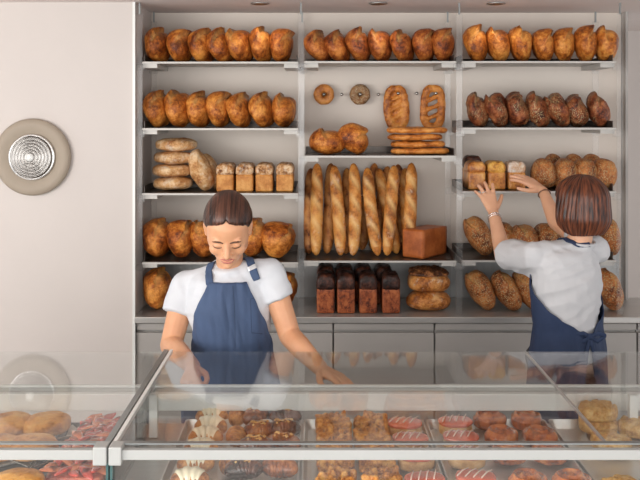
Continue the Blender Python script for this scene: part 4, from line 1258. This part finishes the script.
KL, TL = hand_parts(bm, wL+Vector((0,.005,.006)), (-.22,.62,.86), (.10,-1,.75), (1,0,.2), (.10,.12,.14,.18), splay=(.30,.10,-.10,-.30), L_=1.02, r=.0095, thumb_curl=.1)
KR, TR = hand_parts(bm, wR+Vector((-.002,.003,.003)), (-.80,.40,.55), (.25,-.55,.85), (-.4,-.3,-1), (.18,.16,.16,.18), L_=.98, r=.0092)
legs_and_shoes(HP2.x, HP2.y, fd, w2, HP2, bm)
me2 = remesh(bm, .0036, 4, .45)
body2 = link('body', me2, M['skin2'], w2); bv2 = bvh_of(me2)
face_marks(H2, bv2, w2)
def z2(ph):
    a = abs((ph+PI) % (2*PI)-PI)
    return lerp_tab([(0, .062), (.45, .05), (.75, .02), (.95, -.085), (1.1, -.112), (1.6, -.122), (PI, -.112)])(a)
def r2(ph, z):
    sx, sy = .094, .112
    if z > .02: s = math.sqrt(max(0, 1-((z-.02)/.1025)**2))
    else:
        t = min(1, (.02-z)/.145); s = 1+.08*math.sin(t*PI*.8)-.95*max(0, t-.45)**1.7
    base = 1/math.sqrt((math.sin(ph)/sx)**2+(math.cos(ph)/sy)**2)
    return max(.002, base*s+.002)
hm2 = hair_shell(H2, z2, r2, .016, 200, 60, 8, .0016, 34)
link('hair', hm2, M['hair2'], w2)
def build_torso2(g):
    b = bmesh.new()
    hull(b, sph(cc, (.158+g,.105+g,.075), 20, Rb)+sph(cu, (.145+g,.085+g,.055), 20, Rb))
    hull(b, sph(cc, (.158+g,.105+g,.06), 20, Rb)+sph(cw, (.138+g,.100+g,.055), 20, Rb))
    hull(b, sph(cw, (.138+g,.100+g,.05), 20, Rb)+sph(ch, (.152+g,.115+g,.06), 20, Rb))
    chain(b, [(sL, .047+g), (cu+Vector((0,0,.022)), .052+g), (sR, .050+g)], 16)
    hull(b, sph(cu+Vector((0,0,.02)), (.11,.06,.04), 16, Rb)+sph(nb+Vector((0,0,-.020)), (.060,.054,.016), 16, Rb))
    return b
b = build_torso2(.005)
slL = sL.lerp(eL, .82); slR = sR.lerp(eR, .55)
sleeve(b, sL, slL, .055, .066); sleeve(b, sR, slR, .056, .058)
hull(b, sph(sL, .050, 12)+sph(sL.lerp(eL, .6)+Vector((0,0,-.02)), .045, 12)+sph(cc+sd*.10+Vector((0,0,.03)), .03, 12))
shm2 = remesh(b, .0058, 4, .5, wrinkle(11, .006))
link('t_shirt', shm2, M['shirt2'], w2); bvs2 = bvh_of(shm2)
link('collar', ringtube(nb+Vector((0, 0, -.006)), .062, .055, .006, Rb), M['shirt2'], w2)
axis2 = lambda z: Vector((cc.x, cc.y, z))
FR2 = math.atan2(fd.y, fd.x)
tb = build_torso2(.008); hull(tb, sph(ch, (.160,.122,.05), 20, Rb)+sph((HP2.x, HP2.y, .42), (.19,.15,.05), 20, Rb))
bvk2 = bvh_of(remesh(tb, .010, 6, .5))
ed2 = lerp_tab([(.42, 160), (.90, 168), (1.000, 176), (1.025, 174), (1.05, 154), (1.085, 128), (1.13, 106), (1.19, 88), (1.24, 72), (1.30, 50), (1.33, 40)])
apm2 = wrap_cloth(bvk2, axis2, FR2, .42, 1.33, lambda z: -rd(ed2(z)), lambda z: rd(ed2(z)), off=.008, fold=.008, nz_=110, nt=140, seed=6)
ap2 = link('bib_apron', apm2, M['apron2'], w2)
# neck strap just showing beside the collar
link('apron_strap', ribbon(bvs2, [nb+sd*.055+fd*.05+Vector((0,0,-.02)), nb+sd*.066+Vector((0,0,-.01)), nb+sd*.05-fd*.045+Vector((0,0,0)), nb-fd*.06], .022, .004, .003, 30), M['apron2'], ap2)
# knot and tails
_c = Vector((cc.x, cc.y, 1.022)); kc, _n, _i, _d = bvk2.ray_cast(_c-fd*.5, fd)
kc = kc-fd*.012
kb = bmesh.new()
kk = kc+Vector((0, -.012, 0))
hull(kb, sph(kk, (.014,.010,.014), 12))
for q, (dx, dzz) in enumerate([(-.055, .008), (.060, .004)]):
    pts = [kk, kk+Vector((dx*.5, -.006, .014)), kk+Vector((dx, .0, dzz)), kk+Vector((dx*.5, -.002, -.018)), kk]
    chain(kb, [(p, (.004, .003, .009)) for p in pts], 8)
for dx in (-.022, .018):
    chain(kb, [(kk, (.008,.003,.004)), (kk+Vector((dx*.7, -.006, -.06)), (.009,.003,.004)), (kk+Vector((dx*1.3, -.008, -.16)), (.009,.003,.004))], 8)
link('apron_bow', bm_mesh(kb, smooth=True), M['apron2'], ap2)
# bracelets and ring
def wristring(c, d, r, t, n=22, rx=1.0):
    d = d.normalized(); u = d.orthogonal().normalized(); v = d.cross(u)
    b = bmesh.new(); chain(b, [(c+(u*math.cos(2*PI*k/n)+v*math.sin(2*PI*k/n))*r, t) for k in range(n+1)], 6); return bm_mesh(b, smooth=True)
d = (wL-eL); link('bracelet', wristring(wL.lerp(eL, .12), d, .0285, .0025), M['silver'], w2)
link('bracelet', wristring(wL.lerp(eL, .17), d, .0295, .0018), M['silver'], w2)
d = (wR-eR); link('beaded_bracelet', wristring(wR.lerp(eR, .10), d, .0275, .0028), M['beads'], w2)
fdr = Vector((-.22,.62,.86)).normalized()
link('ring', wristring(KL[2]+fdr*.018-Vector((0, 0, 0)), fdr, .0112, .0020), M['silver'], w2)
w2_parts = [c for c in w2.children if c.name.split('.')[0] not in ('shoe', 'trousers')]
finish(w2_parts, HP2)

# ------------------------------------------------------------------ light
w = bpy.data.worlds.new('world'); S.world = w; w.use_nodes = True
bgn = w.node_tree.nodes['Background']; bgn.inputs[0].default_value = (.95,.97,1.0,1); bgn.inputs[1].default_value = 1.05
def area(name, loc, target, sx, sy, power, col=(1,1,1)):
    l = bpy.data.lights.new(name, 'AREA'); l.shape = 'RECTANGLE'; l.size = sx; l.size_y = sy; l.energy = power; l.color = col
    o = bpy.data.objects.new(name, l); COL.objects.link(o); o.location = loc
    o.rotation_euler = (Vector(target)-Vector(loc)).to_track_quat('-Z', 'Y').to_euler(); return o
area('window_daylight', (-3.2, .2, 2.0), (0, 4.2, 1.3), 2.4, 1.6, 125, (1, .97, .93))
area('front_fill', (.2, -1.1, 1.5), (.2, 4.5, 1.4), 5.0, 2.2, 95, (1, .98, .95))  # added soft fill behind the camera, brightens the shelf niche; no modelled shopfront
for px in (260, 378, 496):
    l = bpy.data.lights.new('downlight_beam', 'SPOT'); l.energy = 1.4; l.spot_size = rd(140); l.spot_blend = .8; l.shadow_soft_size = .04; l.color = (1, .86, .70)
    o = bpy.data.objects.new('downlight_beam', l); COL.objects.link(o); o.location = (XZ(px, 4.24), 4.24, CEIL-.02)

cam = bpy.data.cameras.new('camera'); co = bpy.data.objects.new('camera', cam); COL.objects.link(co)
cam.sensor_fit = 'HORIZONTAL'; cam.sensor_width = 36; cam.lens = F/640*36
cam.shift_x = (320-VX)/640; cam.shift_y = -(240-VY)/640
co.location = (0, 0, CAMZ); co.rotation_euler = (PI/2, 0, 0)
cam.clip_start = .05
S.camera = co
S.view_settings.view_transform = 'Standard'; S.view_settings.look = 'None'; S.view_settings.gamma = 1
S.view_settings.use_curve_mapping = False
S.view_settings.exposure = -0.05
